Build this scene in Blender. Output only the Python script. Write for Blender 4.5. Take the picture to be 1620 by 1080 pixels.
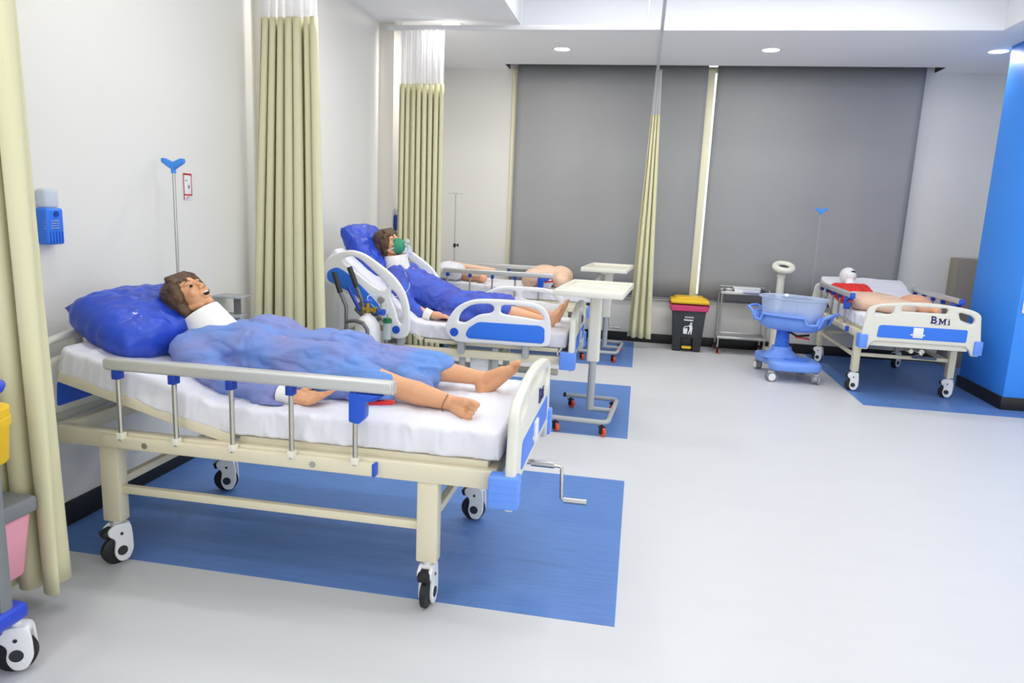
import bpy, bmesh, math, random
from math import sin, cos, pi, radians, atan2, sqrt, hypot
from mathutils import Vector, Matrix, Euler, noise, Quaternion
for o in list(bpy.data.objects): bpy.data.objects.remove(o)
S = bpy.context.scene
C = S.collection
random.seed(7)
V = Vector

# ------------------------------------------------------------------ camera
F_PX, YAW, PITCH, ROLL, CAM_H = 1123.4, -.1715, .18258, .04307, 1.62
fwd = V((sin(YAW)*cos(PITCH), cos(YAW)*cos(PITCH), -sin(PITCH)))
rt = V((cos(YAW), -sin(YAW), 0)); upv = rt.cross(fwd)
r_ = rt*cos(ROLL)+upv*sin(ROLL); u_ = -rt*sin(ROLL)+upv*cos(ROLL)
cam = bpy.data.objects.new('camera', bpy.data.cameras.new('camera'))
C.objects.link(cam)
cam.matrix_world = Matrix(((r_.x, u_.x, -fwd.x, 0), (r_.y, u_.y, -fwd.y, 0), (r_.z, u_.z, -fwd.z, CAM_H), (0, 0, 0, 1)))
cam.data.sensor_width = 36; cam.data.lens = F_PX/1620*36
cam.data.clip_start = .05
S.camera = cam
# ------------------------------------------------------------------ world, exposure
S.view_settings.view_transform = 'Standard'; S.view_settings.look = 'None'
S.view_settings.gamma = 1; S.view_settings.exposure = -0.35
w = bpy.data.worlds.new('daylight'); S.world = w; w.use_nodes = True
w.node_tree.nodes['Background'].inputs[0].default_value = (.93, .96, 1, 1)
w.node_tree.nodes['Background'].inputs[1].default_value = 1.6
CEIL = 3.38; COF = 3.86
def area(name, loc, sx, sy, power, col=(1, .985, .96), rot=(0, 0, 0), spread=180):
    l = bpy.data.lights.new(name, 'AREA'); l.shape = 'RECTANGLE'; l.size = sx; l.size_y = sy
    l.energy = power; l.color = col; l.spread = radians(spread)
    o = bpy.data.objects.new(name, l); C.objects.link(o); o.location = loc; o.rotation_euler = rot
    return o
LCOL = (.97, .985, 1.0)
PANELS = [(x, y) for x in (-.45, .75, 1.95) for y in (2.9, 4.7, 6.5)]
for x, y in PANELS: area('panel_light', (x, y, COF-.06), .95, .28, 8 + 2*(x > 1), LCOL)
for x, y in [(-1.9, -1.2), (1.2, -1.2), (4.2, -1.2), (4.6, 1.2), (4.6, 3.6), (4.9, 6.2), (1.2, .6), (-1.9, .9)]:
    area('panel_light', (x, y, CEIL-.03), 1.15, .55, 12, LCOL)
DOWN = [(-1.0, 8.18), (1.19, 8.18), (3.36, 8.2), (-1.97, 7.14), (-1.97, 4.95), (-1.97, 2.9), (-1.97, 1.0)]
for x, y in DOWN:
    l = bpy.data.lights.new('downlight_light', 'AREA'); l.shape = 'DISK'; l.size = .17; l.energy = 8 if x > 3 else 17 if y > 4 else 9; l.color = (1, .965, .91)
    o = bpy.data.objects.new('downlight_light', l); C.objects.link(o); o.location = (x, y, CEIL-.022)

# fill light from unseen windows added behind the camera and in the right wall
ADDED_WIN_F = [(-.9, 2.2), (1.9, 2.2), (4.6, 2.0)]; ADDED_WIN_R = [(.4, 2.2), (3.4, 2.2)]
for x, w_ in ADDED_WIN_F: area('window_light', (x, -2.5, 1.75), w_-.1, 1.9, 9 if x < 0 else 24, (1, .985, .96), rot=(radians(90), 0, 0))
for y, w_ in ADDED_WIN_R: area('window_light', (6.1, y, 1.75), w_-.1, 1.9, 20, (.97, .985, 1), rot=(radians(90), 0, radians(90)))

# ------------------------------------------------------------------ materials
def lin(c): return tuple((v/12.92 if v <= .04045 else ((v+.055)/1.055)**2.4) for v in c)
def rgb(r, g, b): return lin((r/255, g/255, b/255))
def mat(name, col, rough=.5, metal=0, bump=0, bscale=200, alpha=1, trans=0, emit=0, var=0, vscale=5, vcol=None, spec=.5, coat=0, sss=0, stretch=None, ior=1.45):
    m = bpy.data.materials.new(name); m.use_nodes = True
    n = m.node_tree.nodes; L = m.node_tree.links; b = n['Principled BSDF']
    b.inputs['Base Color'].default_value = (*col, 1); b.inputs['Roughness'].default_value = rough
    b.inputs['Metallic'].default_value = metal; b.inputs['Alpha'].default_value = alpha
    b.inputs['Transmission Weight'].default_value = trans; b.inputs['IOR'].default_value = ior
    b.inputs['Specular IOR Level'].default_value = spec; b.inputs['Coat Weight'].default_value = coat
    if sss: b.inputs['Subsurface Weight'].default_value = sss; b.inputs['Subsurface Scale'].default_value = .01
    if emit: b.inputs['Emission Color'].default_value = (*col, 1); b.inputs['Emission Strength'].default_value = emit
    if bump or var:
        tc = n.new('ShaderNodeTexCoord'); mp = n.new('ShaderNodeMapping'); L.new(tc.outputs['Object'], mp.inputs[0])
        if stretch: mp.inputs['Scale'].default_value = stretch
    if var:
        t = n.new('ShaderNodeTexNoise'); t.inputs['Scale'].default_value = vscale; t.inputs['Detail'].default_value = 5
        L.new(mp.outputs[0], t.inputs['Vector'])
        cr = n.new('ShaderNodeValToRGB'); cr.color_ramp.elements[0].position = .35; cr.color_ramp.elements[1].position = .65
        v2 = vcol or tuple(c*(1-var) for c in col)
        cr.color_ramp.elements[0].color = (*v2, 1); cr.color_ramp.elements[1].color = (*col, 1)
        L.new(t.outputs['Fac'], cr.inputs[0]); L.new(cr.outputs[0], b.inputs['Base Color'])
    if bump:
        t = n.new('ShaderNodeTexNoise'); t.inputs['Scale'].default_value = bscale; t.inputs['Detail'].default_value = 3
        L.new(mp.outputs[0], t.inputs['Vector'])
        bp = n.new('ShaderNodeBump'); bp.inputs['Strength'].default_value = bump; bp.inputs['Distance'].default_value = .01
        L.new(t.outputs['Fac'], bp.inputs['Height']); L.new(bp.outputs[0], b.inputs['Normal'])
    return m
M = dict(
    wall=mat('wall_paint', rgb(232, 230, 224), .7, bump=.03, bscale=120),
    pil=mat('pilaster_paint', rgb(226, 222, 214), .7, bump=.03, bscale=120),
    ceil=mat('ceiling_paint', rgb(249, 249, 249), .8),
    coffer=mat('coffer_paint', rgb(240, 242, 246), .8),
    floor=mat('floor_vinyl', rgb(214, 215, 217), .36, var=.02, vscale=2, stretch=(1, 3, 1), spec=.3),
    mat_blue=mat('blue_vinyl', rgb(97, 138, 204), .4, var=.14, vscale=6, stretch=(1, 12, 1), spec=.35),
    base=mat('black_skirting', rgb(28, 27, 28), .45),
    column=mat('blue_paint', rgb(64, 152, 255), .5),
    blind=mat('grey_blind_cloth', rgb(158, 159, 160), .85, bump=.05, bscale=400, var=.04, vscale=1.3),
    frame=mat('cream_window_frame', rgb(238, 233, 200), .4),
    glass=mat('window_glass', (1, 1, 1), .02, trans=1, ior=1.1),
    cream=mat('cream_enamel', rgb(226, 218, 192), .32, spec=.5),
    cream2=mat('pale_cream_plastic', rgb(236, 234, 220), .35),
    ivory=mat('ivory_plastic', rgb(228, 227, 216), .38),
    white=mat('white_plastic', rgb(238, 239, 240), .35),
    greyp=mat('light_grey_plastic', rgb(176, 180, 182), .4),
    midgrey=mat('mid_grey_plastic', rgb(128, 132, 136), .45),
    alu=mat('satin_aluminium', rgb(205, 206, 205), .35, metal=.45),
    chrome=mat('chrome', rgb(196, 193, 186), .22, metal=1),
    steel=mat('stainless_steel', rgb(190, 190, 186), .3, metal=.9),
    blue=mat('royal_blue_plastic', rgb(36, 88, 206), .35),
    panel=mat('blue_panel', rgb(52, 122, 236), .35),
    bump=mat('bumper_blue', rgb(104, 152, 244), .4),
    dblue=mat('deep_blue_plastic', rgb(26, 62, 165), .35),
    navy=mat('navy_lettering', rgb(30, 32, 110), .5),
    red=mat('red_plastic', rgb(206, 42, 48), .4),
    black=mat('black_rubber', rgb(30, 30, 32), .5),
    blackp=mat('charcoal_plastic', rgb(44, 50, 54), .4),
    orange=mat('orange_wheel', rgb(224, 92, 52), .4),
    pinkw=mat('red_wheel', rgb(200, 110, 105), .4),
    sheet=mat('white_bed_sheet', rgb(232, 232, 240), .8, bump=.05, bscale=300),
    pillow=mat('blue_plastic_cover', rgb(42, 80, 205), .38, var=.3, vscale=9, bump=.5, bscale=14, coat=.1),
    gown=mat('sky_blue_gown_cloth', rgb(104, 146, 214), .75, var=1, vscale=4, vcol=rgb(132, 136, 190), bump=.25, bscale=30),
    gown2=mat('blue_gown_cloth', rgb(68, 98, 206), .7, var=1, vscale=6, vcol=rgb(72, 84, 176), bump=.3, bscale=30),
    skin=mat('vinyl_skin', rgb(224, 166, 124), .42, sss=.08, var=.05, vscale=4),
    skin2=mat('pale_vinyl_skin', rgb(232, 196, 168), .45, var=.04, vscale=5),
    skin3=mat('peach_vinyl_skin', rgb(238, 178, 140), .45, var=.05, vscale=5),
    lips=mat('lip_pink', rgb(196, 120, 100), .4),
    dark=mat('dark_opening', rgb(30, 20, 18), .6),
    seam=mat('brown_seam', rgb(95, 62, 44), .6),
    teeth=mat('teeth', rgb(240, 236, 222), .3),
    hair=mat('brown_wig_hair', rgb(100, 75, 52), .5, var=.45, vscale=26, stretch=(1, 3, 1), bump=.35, bscale=80),
    collar=mat('white_foam', rgb(240, 238, 234), .7),
    redc=mat('red_shirt_cloth', rgb(222, 48, 44), .7),
    curt=mat('cream_curtain_cloth', rgb(222, 218, 180), .85, bump=.05, bscale=500),
    rail=mat('white_track', rgb(222, 223, 225), .4),
    yellow=mat('yellow_plastic', rgb(240, 196, 40), .4),
    magenta=mat('magenta_bag', rgb(206, 58, 112), .35, bump=.5, bscale=25),
    pink=mat('pink_plastic', rgb(236, 164, 182), .45),
    cart_blue=mat('cart_blue', rgb(45, 75, 205), .4),
    bass=mat('periwinkle_plastic', rgb(118, 160, 244), .35),
    bass2=mat('cradle_blue', rgb(84, 138, 240), .35),
    brass=mat('brass', rgb(200, 168, 70), .3, metal=.8),
    green=mat('green_cap', rgb(24, 112, 74), .4),
    cupb=mat('grey_brown_laminate', rgb(150, 142, 130), .6),
    dsteel=mat('grey_tube', rgb(120, 120, 124), .35, metal=.5),
    lamp=mat('lit_diffuser', (1, .99, .97), .5, emit=6),
    sky=mat('bright_daylight_pane', (.9, .95, 1), .3, emit=1.2),  # self-lit pane, used only in the added windows
    hook=mat('blue_hook', rgb(70, 150, 240), .4),
)
def clear(name, col, alpha, rough=.1):
    m = mat(name, col, rough, alpha=alpha); return m
M['tub'] = clear('clear_tub_plastic', rgb(206, 222, 248), .38)
M['maskg'] = clear('green_clear_mask', rgb(40, 165, 125), .8)
M['bottle'] = clear('clear_bottle', rgb(225, 240, 240), .35)
M['frost'] = clear('frosted_plastic', rgb(222, 232, 246), .55, .5)
def gauze():
    m = bpy.data.materials.new('white_gauze'); m.use_nodes = True
    n = m.node_tree.nodes; L = m.node_tree.links; n.remove(n['Principled BSDF'])
    d = n.new('ShaderNodeBsdfDiffuse'); d.inputs[0].default_value = (.88, .88, .9, 1)
    t = n.new('ShaderNodeBsdfTransparent'); tl = n.new('ShaderNodeBsdfTranslucent'); tl.inputs[0].default_value = (.88, .88, .9, 1)
    a = n.new('ShaderNodeMixShader'); a.inputs[0].default_value = .4; L.new(d.outputs[0], a.inputs[1]); L.new(tl.outputs[0], a.inputs[2])
    x = n.new('ShaderNodeMixShader'); x.inputs[0].default_value = .62; L.new(t.outputs[0], x.inputs[1]); L.new(a.outputs[0], x.inputs[2])
    L.new(x.outputs[0], n['Material Output'].inputs[0]); return m
M['gauze'] = gauze()

# ------------------------------------------------------------------ mesh helpers
def basis(d):
    d = V(d).normalized(); a = V((0, 0, 1)) if abs(d.z) < .9 else V((1, 0, 0))
    s = d.cross(a).normalized(); return s, s.cross(d).normalized(), d
class MB:
    def __init__(s): s.bm = bmesh.new(); s.mats = []
    def mi(s, m):
        if m is None: return 0
        if m not in s.mats: s.mats.append(m)
        return s.mats.index(m)
    def add(s, verts, faces, m=None, smooth=True):
        k = s.mi(m); vs = [s.bm.verts.new(v) for v in verts]; out = []
        for f in faces:
            try:
                g = s.bm.faces.new([vs[i] for i in f]); g.material_index = k; g.smooth = smooth; out.append(g)
            except ValueError: pass
        return out
    def box(s, c, d, m=None, bev=.004, rot=None, taper=None, seg=2):
        t = bmesh.new(); bmesh.ops.create_cube(t, size=1)
        for v in t.verts:
            k = taper if (taper and v.co.z < 0) else 1
            v.co = V((v.co.x*d[0]*k, v.co.y*d[1]*k, v.co.z*d[2]))
        b = min(bev, min(d)*.45)
        if b > 0: bmesh.ops.bevel(t, geom=t.edges[:], offset=b, segments=seg, profile=.5, affect='EDGES')
        R = Matrix.Translation(V(c)) @ (rot.to_4x4() if rot else Matrix())
        s.merge(t, R, m); t.free(); return s
    def merge(s, t, R=None, m=None, smooth=True):
        R = R or Matrix(); t.verts.index_update()
        vs = [R @ v.co for v in t.verts]; s.add(vs, [[v.index for v in f.verts] for f in t.faces], m, smooth)
    def mesh(s, me, R=None, m=None):
        R = R or Matrix(); s.add([R @ v.co for v in me.vertices], [list(p.vertices) for p in me.polygons], m)
    def tube(s, pts, r, m=None, seg=10, closed=False, caps=True):
        pts = [V(p) for p in pts]; n = len(pts); rs = r if isinstance(r, (list, tuple)) else [r]*n
        T = []
        for i in range(n):
            a = pts[(i-1) % n] if (closed or i) else pts[i]; b = pts[(i+1) % n] if (closed or i < n-1) else pts[i]
            T.append((b-a).normalized())
        S_, U_, _ = basis(T[0]); V_ = []
        for i in range(n):
            if i:
                q = T[i-1].rotation_difference(T[i]); S_ = q @ S_; U_ = q @ U_
            for k in range(seg):
                a = 2*pi*k/seg; V_.append(pts[i]+(S_*cos(a)+U_*sin(a))*rs[i])
        F = []
        for i in range(n if closed else n-1):
            j = (i+1) % n
            for k in range(seg): F.append((i*seg+k, i*seg+(k+1) % seg, j*seg+(k+1) % seg, j*seg+k))
        if caps and not closed: F.append(tuple(range(seg-1, -1, -1))); F.append(tuple((n-1)*seg+k for k in range(seg)))
        s.add(V_, F, m); return s
    def cyl(s, a, b, r0, r1=None, m=None, seg=20):
        return s.tube([a, b], [r0, r0 if r1 is None else r1], m, seg)
    def lathe(s, prof, c, m=None, seg=28, axis=None, sx=1, sy=1):
        c = V(c); S_, U_, A_ = (V((1, 0, 0)), V((0, 1, 0)), V((0, 0, 1))) if axis is None else basis(axis)
        V_ = [c+(S_*cos(2*pi*k/seg)*sx+U_*sin(2*pi*k/seg)*sy)*r+A_*z for r, z in prof for k in range(seg)]
        F = [(i*seg+k, i*seg+(k+1) % seg, (i+1)*seg+(k+1) % seg, (i+1)*seg+k) for i in range(len(prof)-1) for k in range(seg)]
        if prof[0][0] > 1e-5: F.append(tuple(range(seg-1, -1, -1)))
        if prof[-1][0] > 1e-5: F.append(tuple((len(prof)-1)*seg+k for k in range(seg)))
        s.add(V_, F, m); return s
    def ell(s, c, r, m=None, R=None, sub=3):
        t = bmesh.new(); bmesh.ops.create_icosphere(t, subdivisions=sub, radius=1)
        X = Matrix.Translation(V(c)) @ (R.to_4x4() if R else Matrix()) @ Matrix.Diagonal((*r, 1))
        s.merge(t, X, m); t.free(); return s
    def cap(s, a, b, r0, r1=None, m=None):
        r1 = r0 if r1 is None else r1; a = V(a); b = V(b)
        s.tube([a, b], [r0, r1], m, 16); s.ell(a, (r0,)*3, m, sub=2); s.ell(b, (r1,)*3, m, sub=2); return s
    def prism(s, pts, axis, lo, hi, m=None, bev=0):
        # pts are pairs in the two other axes (order x,y,z without axis)
        i = 'xyz'.index(axis); oth = [k for k in range(3) if k != i]; t = bmesh.new()
        def P(p, d): v = [0, 0, 0]; v[oth[0]], v[oth[1]] = p; v[i] = d; return V(v)
        a = [t.verts.new(P(p, lo)) for p in pts]; b = [t.verts.new(P(p, hi)) for p in pts]; n = len(pts)
        t.faces.new(a[::-1]); t.faces.new(b)
        for k in range(n): t.faces.new((a[k], a[(k+1) % n], b[(k+1) % n], b[k]))
        bmesh.ops.recalc_face_normals(t, faces=t.faces[:])
        if bev: bmesh.ops.bevel(t, geom=t.edges[:], offset=bev, segments=2, profile=.5, affect='EDGES')
        s.merge(t, None, m); t.free(); return s
    def build(s, name, m, parent=None, off=None, angle=38, loc=None):
        bmesh.ops.remove_doubles(s.bm, verts=s.bm.verts[:], dist=1e-6)
        bmesh.ops.recalc_face_normals(s.bm, faces=s.bm.faces[:])
        if off is not None:
            for v in s.bm.verts: v.co -= V(off)
        me = bpy.data.meshes.new(name); s.bm.to_mesh(me); s.bm.free()
        for x in (s.mats or [m]): me.materials.append(M[x or m] if isinstance(x or m, str) else (x or m))
        me.set_sharp_from_angle(angle=radians(angle))
        o = bpy.data.objects.new(name, me); C.objects.link(o)
        if parent: o.parent = parent
        if loc: o.location = loc
        return o
def empty(name, loc, label, cat, group=None, rz=0):
    o = bpy.data.objects.new(name, None); C.objects.link(o); o.location = loc; o.rotation_euler = (0, 0, rz)
    o.empty_display_size = .1; o['label'] = label; o['category'] = cat
    if group: o['group'] = group
    return o
def tag(o, label, cat, group=None):
    o['label'] = label; o['category'] = cat
    if group: o['group'] = group
    return o
def struct(o): o['kind'] = 'structure'; return o
def copy_tree(o, parent=None):
    c = o.copy(); C.objects.link(c)
    if parent: c.parent = parent; c.matrix_parent_inverse = o.matrix_parent_inverse
    for ch in [x for x in bpy.data.objects if x.parent == o]: copy_tree(ch, c)
    return c
def baked(ob):
    dg = bpy.context.evaluated_depsgraph_get(); dg.update()
    me = bpy.data.meshes.new_from_object(ob.evaluated_get(dg)); d = ob.data
    bpy.data.objects.remove(ob)
    (bpy.data.curves if isinstance(d, bpy.types.Curve) else bpy.data.meshes).remove(d)
    return me
def catmull(p, n=6, closed=True):
    out = []; k = len(p)
    for i in range(k if closed else k-1):
        a, b, c, d = (V((*p[(i+j) % k if closed else max(0, min(k-1, i+j))], 0)) for j in (-1, 0, 1, 2))
        for t in range(n):
            t /= n; q = .5*((2*b)+(c-a)*t+(2*a-5*b+4*c-d)*t*t+(3*b-a-3*c+d)*t**3); out.append((q.x, q.y))
    if not closed: out.append(p[-1])
    return out
def rrect(x0, y0, x1, y1, r, n=5):
    o = []
    for cx, cy, a in ((x1-r, y1-r, 0), (x0+r, y1-r, pi/2), (x0+r, y0+r, pi), (x1-r, y0+r, 3*pi/2)):
        o += [(cx+r*cos(a+k*pi/2/n), cy+r*sin(a+k*pi/2/n)) for k in range(n+1)]
    return o
def rpoly(pts, r, n=4):
    o = []; k = len(pts)
    for i in range(k):
        a, b, c = (V(pts[(i+j) % k]) for j in (-1, 0, 1)); rr = min(r, (a-b).length*.45, (c-b).length*.45)
        p = b+(a-b).normalized()*rr; q = b+(c-b).normalized()*rr
        for t in range(n+1): t /= n; o.append(tuple((1-t)**2*p+2*t*(1-t)*b+t*t*q))
    return o
def plate(outline, holes, thick, bev):
    cu = bpy.data.curves.new('c', 'CURVE'); cu.dimensions = '2D'; cu.fill_mode = 'BOTH'
    cu.extrude = thick/2-bev; cu.bevel_depth = bev; cu.bevel_resolution = 3; cu.offset = -bev
    for ps in [outline]+list(holes):
        s = cu.splines.new('POLY'); s.points.add(len(ps)-1); s.use_cyclic_u = True
        for q, p in zip(s.points, ps): q.co = (p[0], p[1], 0, 1)
    ob = bpy.data.objects.new('c', cu); C.objects.link(ob); return baked(ob)
def text(body, size, ext=.001, bold=.0):
    cu = bpy.data.curves.new('t', 'FONT'); cu.body = body; cu.size = size; cu.extrude = ext; cu.offset = bold; cu.align_x = 'CENTER'
    ob = bpy.data.objects.new('t', cu); C.objects.link(ob); return baked(ob)
# plate drawn in (a,b) -> mapped: XZ plane facing -y, or YZ plane facing +x
MXZ = Matrix(((1, 0, 0, 0), (0, 0, -1, 0), (0, 1, 0, 0), (0, 0, 0, 1)))
MYZ = Matrix(((0, 0, 1, 0), (1, 0, 0, 0), (0, 1, 0, 0), (0, 0, 0, 1)))
def remesh(mb, voxel, smooth=6, disp=None):
    me = bpy.data.meshes.new('r'); mb.bm.to_mesh(me); mb.bm.free()
    ob = bpy.data.objects.new('r', me); C.objects.link(ob)
    m = ob.modifiers.new('r', 'REMESH'); m.mode = 'VOXEL'; m.voxel_size = voxel; m.use_smooth_shade = True
    if smooth: s = ob.modifiers.new('s', 'SMOOTH'); s.factor = .5; s.iterations = smooth
    me = baked(ob)
    if disp:
        me.update(); ns = [v.normal.copy() for v in me.vertices]
        for v, nn in zip(me.vertices, ns): v.co += nn*disp(v.co, nn)
    return me
def mobj(name, me, m, parent=None, off=None):
    if off is not None: me.transform(Matrix.Translation(-V(off)))
    me.materials.clear(); me.materials.append(M[m])
    for p in me.polygons: p.use_smooth = True
    me.name = name; o = bpy.data.objects.new(name, me); C.objects.link(o)
    if parent: o.parent = parent
    return o

# ================================================================== ROOM
XL, XR, YB, YF = -2.68, 6.2, 9.35, -2.6
b = MB(); b.box(((XL+XR)/2, (YB+YF)/2, -.05), (XR-XL+.4, YB-YF+.6, .1), bev=0); struct(b.build('floor', 'floor'))
for n, (x0, y0, x1, y1) in enumerate([(XL, 2.63, .01, 4.24), (XL, 5.1, .01, 6.765), (XL, 7.65, .01, 9.24)]):
    b = MB(); b.box(((x0+x1)/2, (y0+y1)/2, .0005), (x1-x0, y1-y0, .003), bev=0); struct(b.build('trim_%d' % (n+1), 'mat_blue'))
b = MB(); b.prism([(2.12, 6.79), (5.6, 6.79), (5.6, 9.3), (2.12, 9.3)], 'z', -.001, .002)
struct(b.build('trim_4', 'mat_blue'))
b = MB(); b.box((XL-.1, (YB+YF)/2, 1.9), (.2, YB-YF+.6, 4.2), bev=0); struct(b.build('wall_left', 'wall'))
b = MB(); b.box((XR+.1, (YB+YF)/2, 1.9), (.2, YB-YF+.6, 4.2), bev=0); struct(b.build('wall_right', 'wall'))
b = MB(); b.box(((XL+XR)/2, YF-.1, 1.9), (XR-XL+.4, .2, 4.2), bev=0); struct(b.build('wall_front', 'wall'))
# back wall with window opening
WX0, WX1, WZ = -1.55, 2.95, .6
b = MB()
b.box(((XL+WX0)/2, YB+.1, 1.9), (WX0-XL, .2, 4.2), bev=0); b.box(((XR+WX1)/2, YB+.1, 1.9), (XR-WX1, .2, 4.2), bev=0)
b.box(((WX0+WX1)/2, YB+.1, WZ/2), (WX1-WX0, .2, WZ), bev=0); b.box(((WX0+WX1)/2, YB+.1, 3.75), (WX1-WX0, .2, .5), bev=0)
struct(b.build('wall_back', 'wall'))
b = MB(); b.box((.7, YB-.025, .285), (5.1, .05, .57), bev=.003); b.box((.7, YB-.04, .585), (5.14, .1, .035), bev=.012)
struct(b.build('trim_5', 'wall'))
for n, (yc, pr) in enumerate(((4.88, .09), (7.24, .15))):
    b = MB(); b.box((XL+pr/2-.01, yc, 1.69), (pr+.02, .34, 3.38), bev=.003); struct(b.build('wall_left.%03d' % (n+1), 'pil'))
b = MB(); b.box((XL+.008, (YB+YF)/2, .06), (.016, YB-YF, .12), bev=.002)
for yc, pr in ((4.88, .09), (7.24, .15)): b.box((XL+pr/2, yc, .06), (pr+.014, .356, .12), bev=.002)
struct(b.build('baseboard_left', 'base'))
b = MB(); b.box((.7, YB-.058, .06), (5.12, .016, .12), bev=.002); b.box((-2.27, YB-.008, .06), (.82, .016, .12), bev=.002)
b.box((4.7, YB-.008, .06), (3, .016, .12), bev=.002); struct(b.build('baseboard_back', 'base'))
# window behind the blinds
b = MB(); b.box((.695, YB+.0, 1.98), (.085, .16, 2.8), bev=.004); b.box((-1.715, YB-.012, 1.98), (.06, .03, 2.8), bev=.004)
b.box((WX0+.03, YB+.06, 1.98), (.06, .1, 2.8)); b.box((WX1-.03, YB+.06, 1.98), (.06, .1, 2.8))
b.box((.7, YB+.06, .63), (4.5, .1, .06)); b.box((.7, YB+.06, 3.4), (4.5, .1, .06))
wn = struct(b.build('window_1', 'frame'))
b = MB(); b.box((.7, YB+.1, 2.0), (4.4, .008, 2.72), bev=0); b.build('window_pane', 'glass', wn)
for n, (x, w_) in enumerate(ADDED_WIN_F+ADDED_WIN_R):  # unseen windows added to go with the fill lights
    b = MB(); fr = w_ > 0 and n < 3
    def wb(u, z, du, dz):
        if fr: b.box((x+u, YF+.03, z), (du, .06, dz))
        else: b.box((XR-.03, x+u, z), (.06, du, dz))
    for u in (-w_/2, 0, w_/2): wb(u, 1.75, .06, 2.06)
    for z in (.75, 2.75): wb(0, z, w_+.06, .06)
    o = struct(b.build('window_%d' % (n+2), 'white'))
    b = MB()
    if fr: b.box((x, YF+.012, 1.75), (w_, .01, 2.0), bev=0)
    else: b.box((XR-.012, x, 1.75), (.01, w_, 2.0), bev=0)
    b.build('window_pane', 'sky', o)  # glowing pane of an added window
# ceiling with pocket for the blinds and with the coffer
CX0, CX1, CY0, CY1 = -1.30, 3.05, 1.7, 7.4; PX0, PX1, PY0 = -1.8, 3.2, 9.02
b = MB(); t = .12; zc = CEIL+t/2
def slab(x0, y0, x1, y1): b.box(((x0+x1)/2, (y0+y1)/2, zc), (x1-x0, y1-y0, t), bev=0)
slab(XL, YF, XR, CY0); slab(XL, CY0, CX0, CY1); slab(CX1, CY0, XR, CY1); slab(XL, CY1, XR, PY0)
slab(XL, PY0, PX0, YB); slab(PX1, PY0, XR, YB)
struct(b.build('ceiling', 'ceil'))
b = MB()
b.box(((CX0+CX1)/2, CY1+.024, 3.65), (CX1-CX0+.12, .06, .536), bev=0); b.box(((CX0+CX1)/2, CY0-.024, 3.65), (CX1-CX0+.12, .06, .536), bev=0)
b.box((CX0-.024, (CY0+CY1)/2, 3.65), (.06, CY1-CY0-.012, .536), bev=0); b.box((CX1+.024, (CY0+CY1)/2, 3.65), (.06, CY1-CY0-.012, .536), bev=0)
b.box(((CX0+CX1)/2, (CY0+CY1)/2, COF+.03), (CX1-CX0+.12, CY1-CY0+.12, .06), bev=0)
struct(b.build('ceiling.001', 'coffer'))
b = MB(); b.box((.7, 9.2, 3.64), (5.2, .4, .05), bev=0); b.box((.7, PY0-.02, 3.56), (5.1, .04, .2), bev=0)
b.box((PX0-.02, 9.2, 3.56), (.04, .4, .2), bev=0); b.box((PX1+.02, 9.2, 3.56), (.04, .4, .2), bev=0)
b.box((PX0+.006, 9.18, 3.46), (.012, .31, .155), bev=0); b.box((PX1-.006, 9.18, 3.46), (.012, .31, .155), bev=0)
struct(b.build('trim_6', 'base'))
b = MB(); b.prism([(3.39, 7.07), (4.35, 7.07), (4.35, 8.0), (3.39, 8.0)], 'z', 0, CEIL, bev=.004)
struct(b.build('wall_column', 'column'))
b = MB(); b.prism([(3.374, 7.054), (4.366, 7.054), (4.366, 8.016), (3.374, 8.016)], 'z', 0, .12, bev=.002)
struct(b.build('baseboard_column', 'base'))

# ceiling fixtures
for k, (x, y) in enumerate(DOWN[:4]):
    r = empty('downlight', (x, y, CEIL), ['lit round recessed downlight above left blind', 'lit round recessed downlight above wide right blind', 'lit round recessed downlight beside the blue column', 'lit round recessed downlight at top of the middle curtain track'][k], 'ceiling light')
    b = MB(); b.lathe([(.088, .002), (.088, -.008), (.112, -.004), (.112, .002)], (0, 0, 0)); b.build('trim_ring', 'white', r)
    b = MB(); b.lathe([(.001, -.004), (.088, -.004), (.088, .001), (.001, .001)], (0, 0, 0)); b.build('diffuser', 'lamp', r)
LAB = {(x, y): 'flat rectangular ceiling lamp set high inside the ceiling recess' for x, y in PANELS}
for x, y in PANELS:
    r = empty('panel_lamp', (x, y, COF), LAB[(x, y)], 'ceiling light', 'panel lamps inside the ceiling recess')
    b = MB(); b.box((0, 0, -.015), (1.0, .33, .04)); b.build('housing', 'white', r)
    b = MB(); b.box((0, 0, -.038), (.95, .28, .006), bev=.001); b.build('diffuser', 'lamp', r)

# curtain tracks
def track(pts, name, label):
    b = MB(); pts = [V(p) for p in pts]
    for a, c in zip(pts, pts[1:]):
        m = (a+c)/2; d = c-a; b.box(m, (abs(d.x)+.03 if abs(d.x) > .1 else .03, abs(d.y)+.03 if abs(d.y) > .1 else .03, .045), bev=.003)
    n = int(pts[-1].x if 0 else 3)
    for a, c in zip(pts, pts[1:]):
        for t in (.05, .5, .95):
            p = a.lerp(c, t); b.cyl(p, (p.x, p.y, CEIL if not (CX0 < p.x < CX1 and CY0 < p.y < CY1) else COF), .006, seg=8)
    return tag(b.build(name, 'rail'), label, 'curtain track')
ZR = 3.31
track([(XL+.12, 7.0, ZR), (.05, 7.0, ZR)], 'curtain_track', 'white curtain track crossing the ceiling from the left wall')
track([(.05, 2.2, ZR), (.05, 8.8, ZR)], 'curtain_track', 'white curtain track running from camera towards the window blinds')
track([(XL+.02, 2.2, ZR), (.02, 2.2, ZR)], 'curtain_track', 'white curtain track above the foreground curtain')
track([(XL+.12, 4.67, ZR), (.02, 4.67, ZR)], 'curtain_track', 'white curtain track above the curtain behind the near bed')

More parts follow.
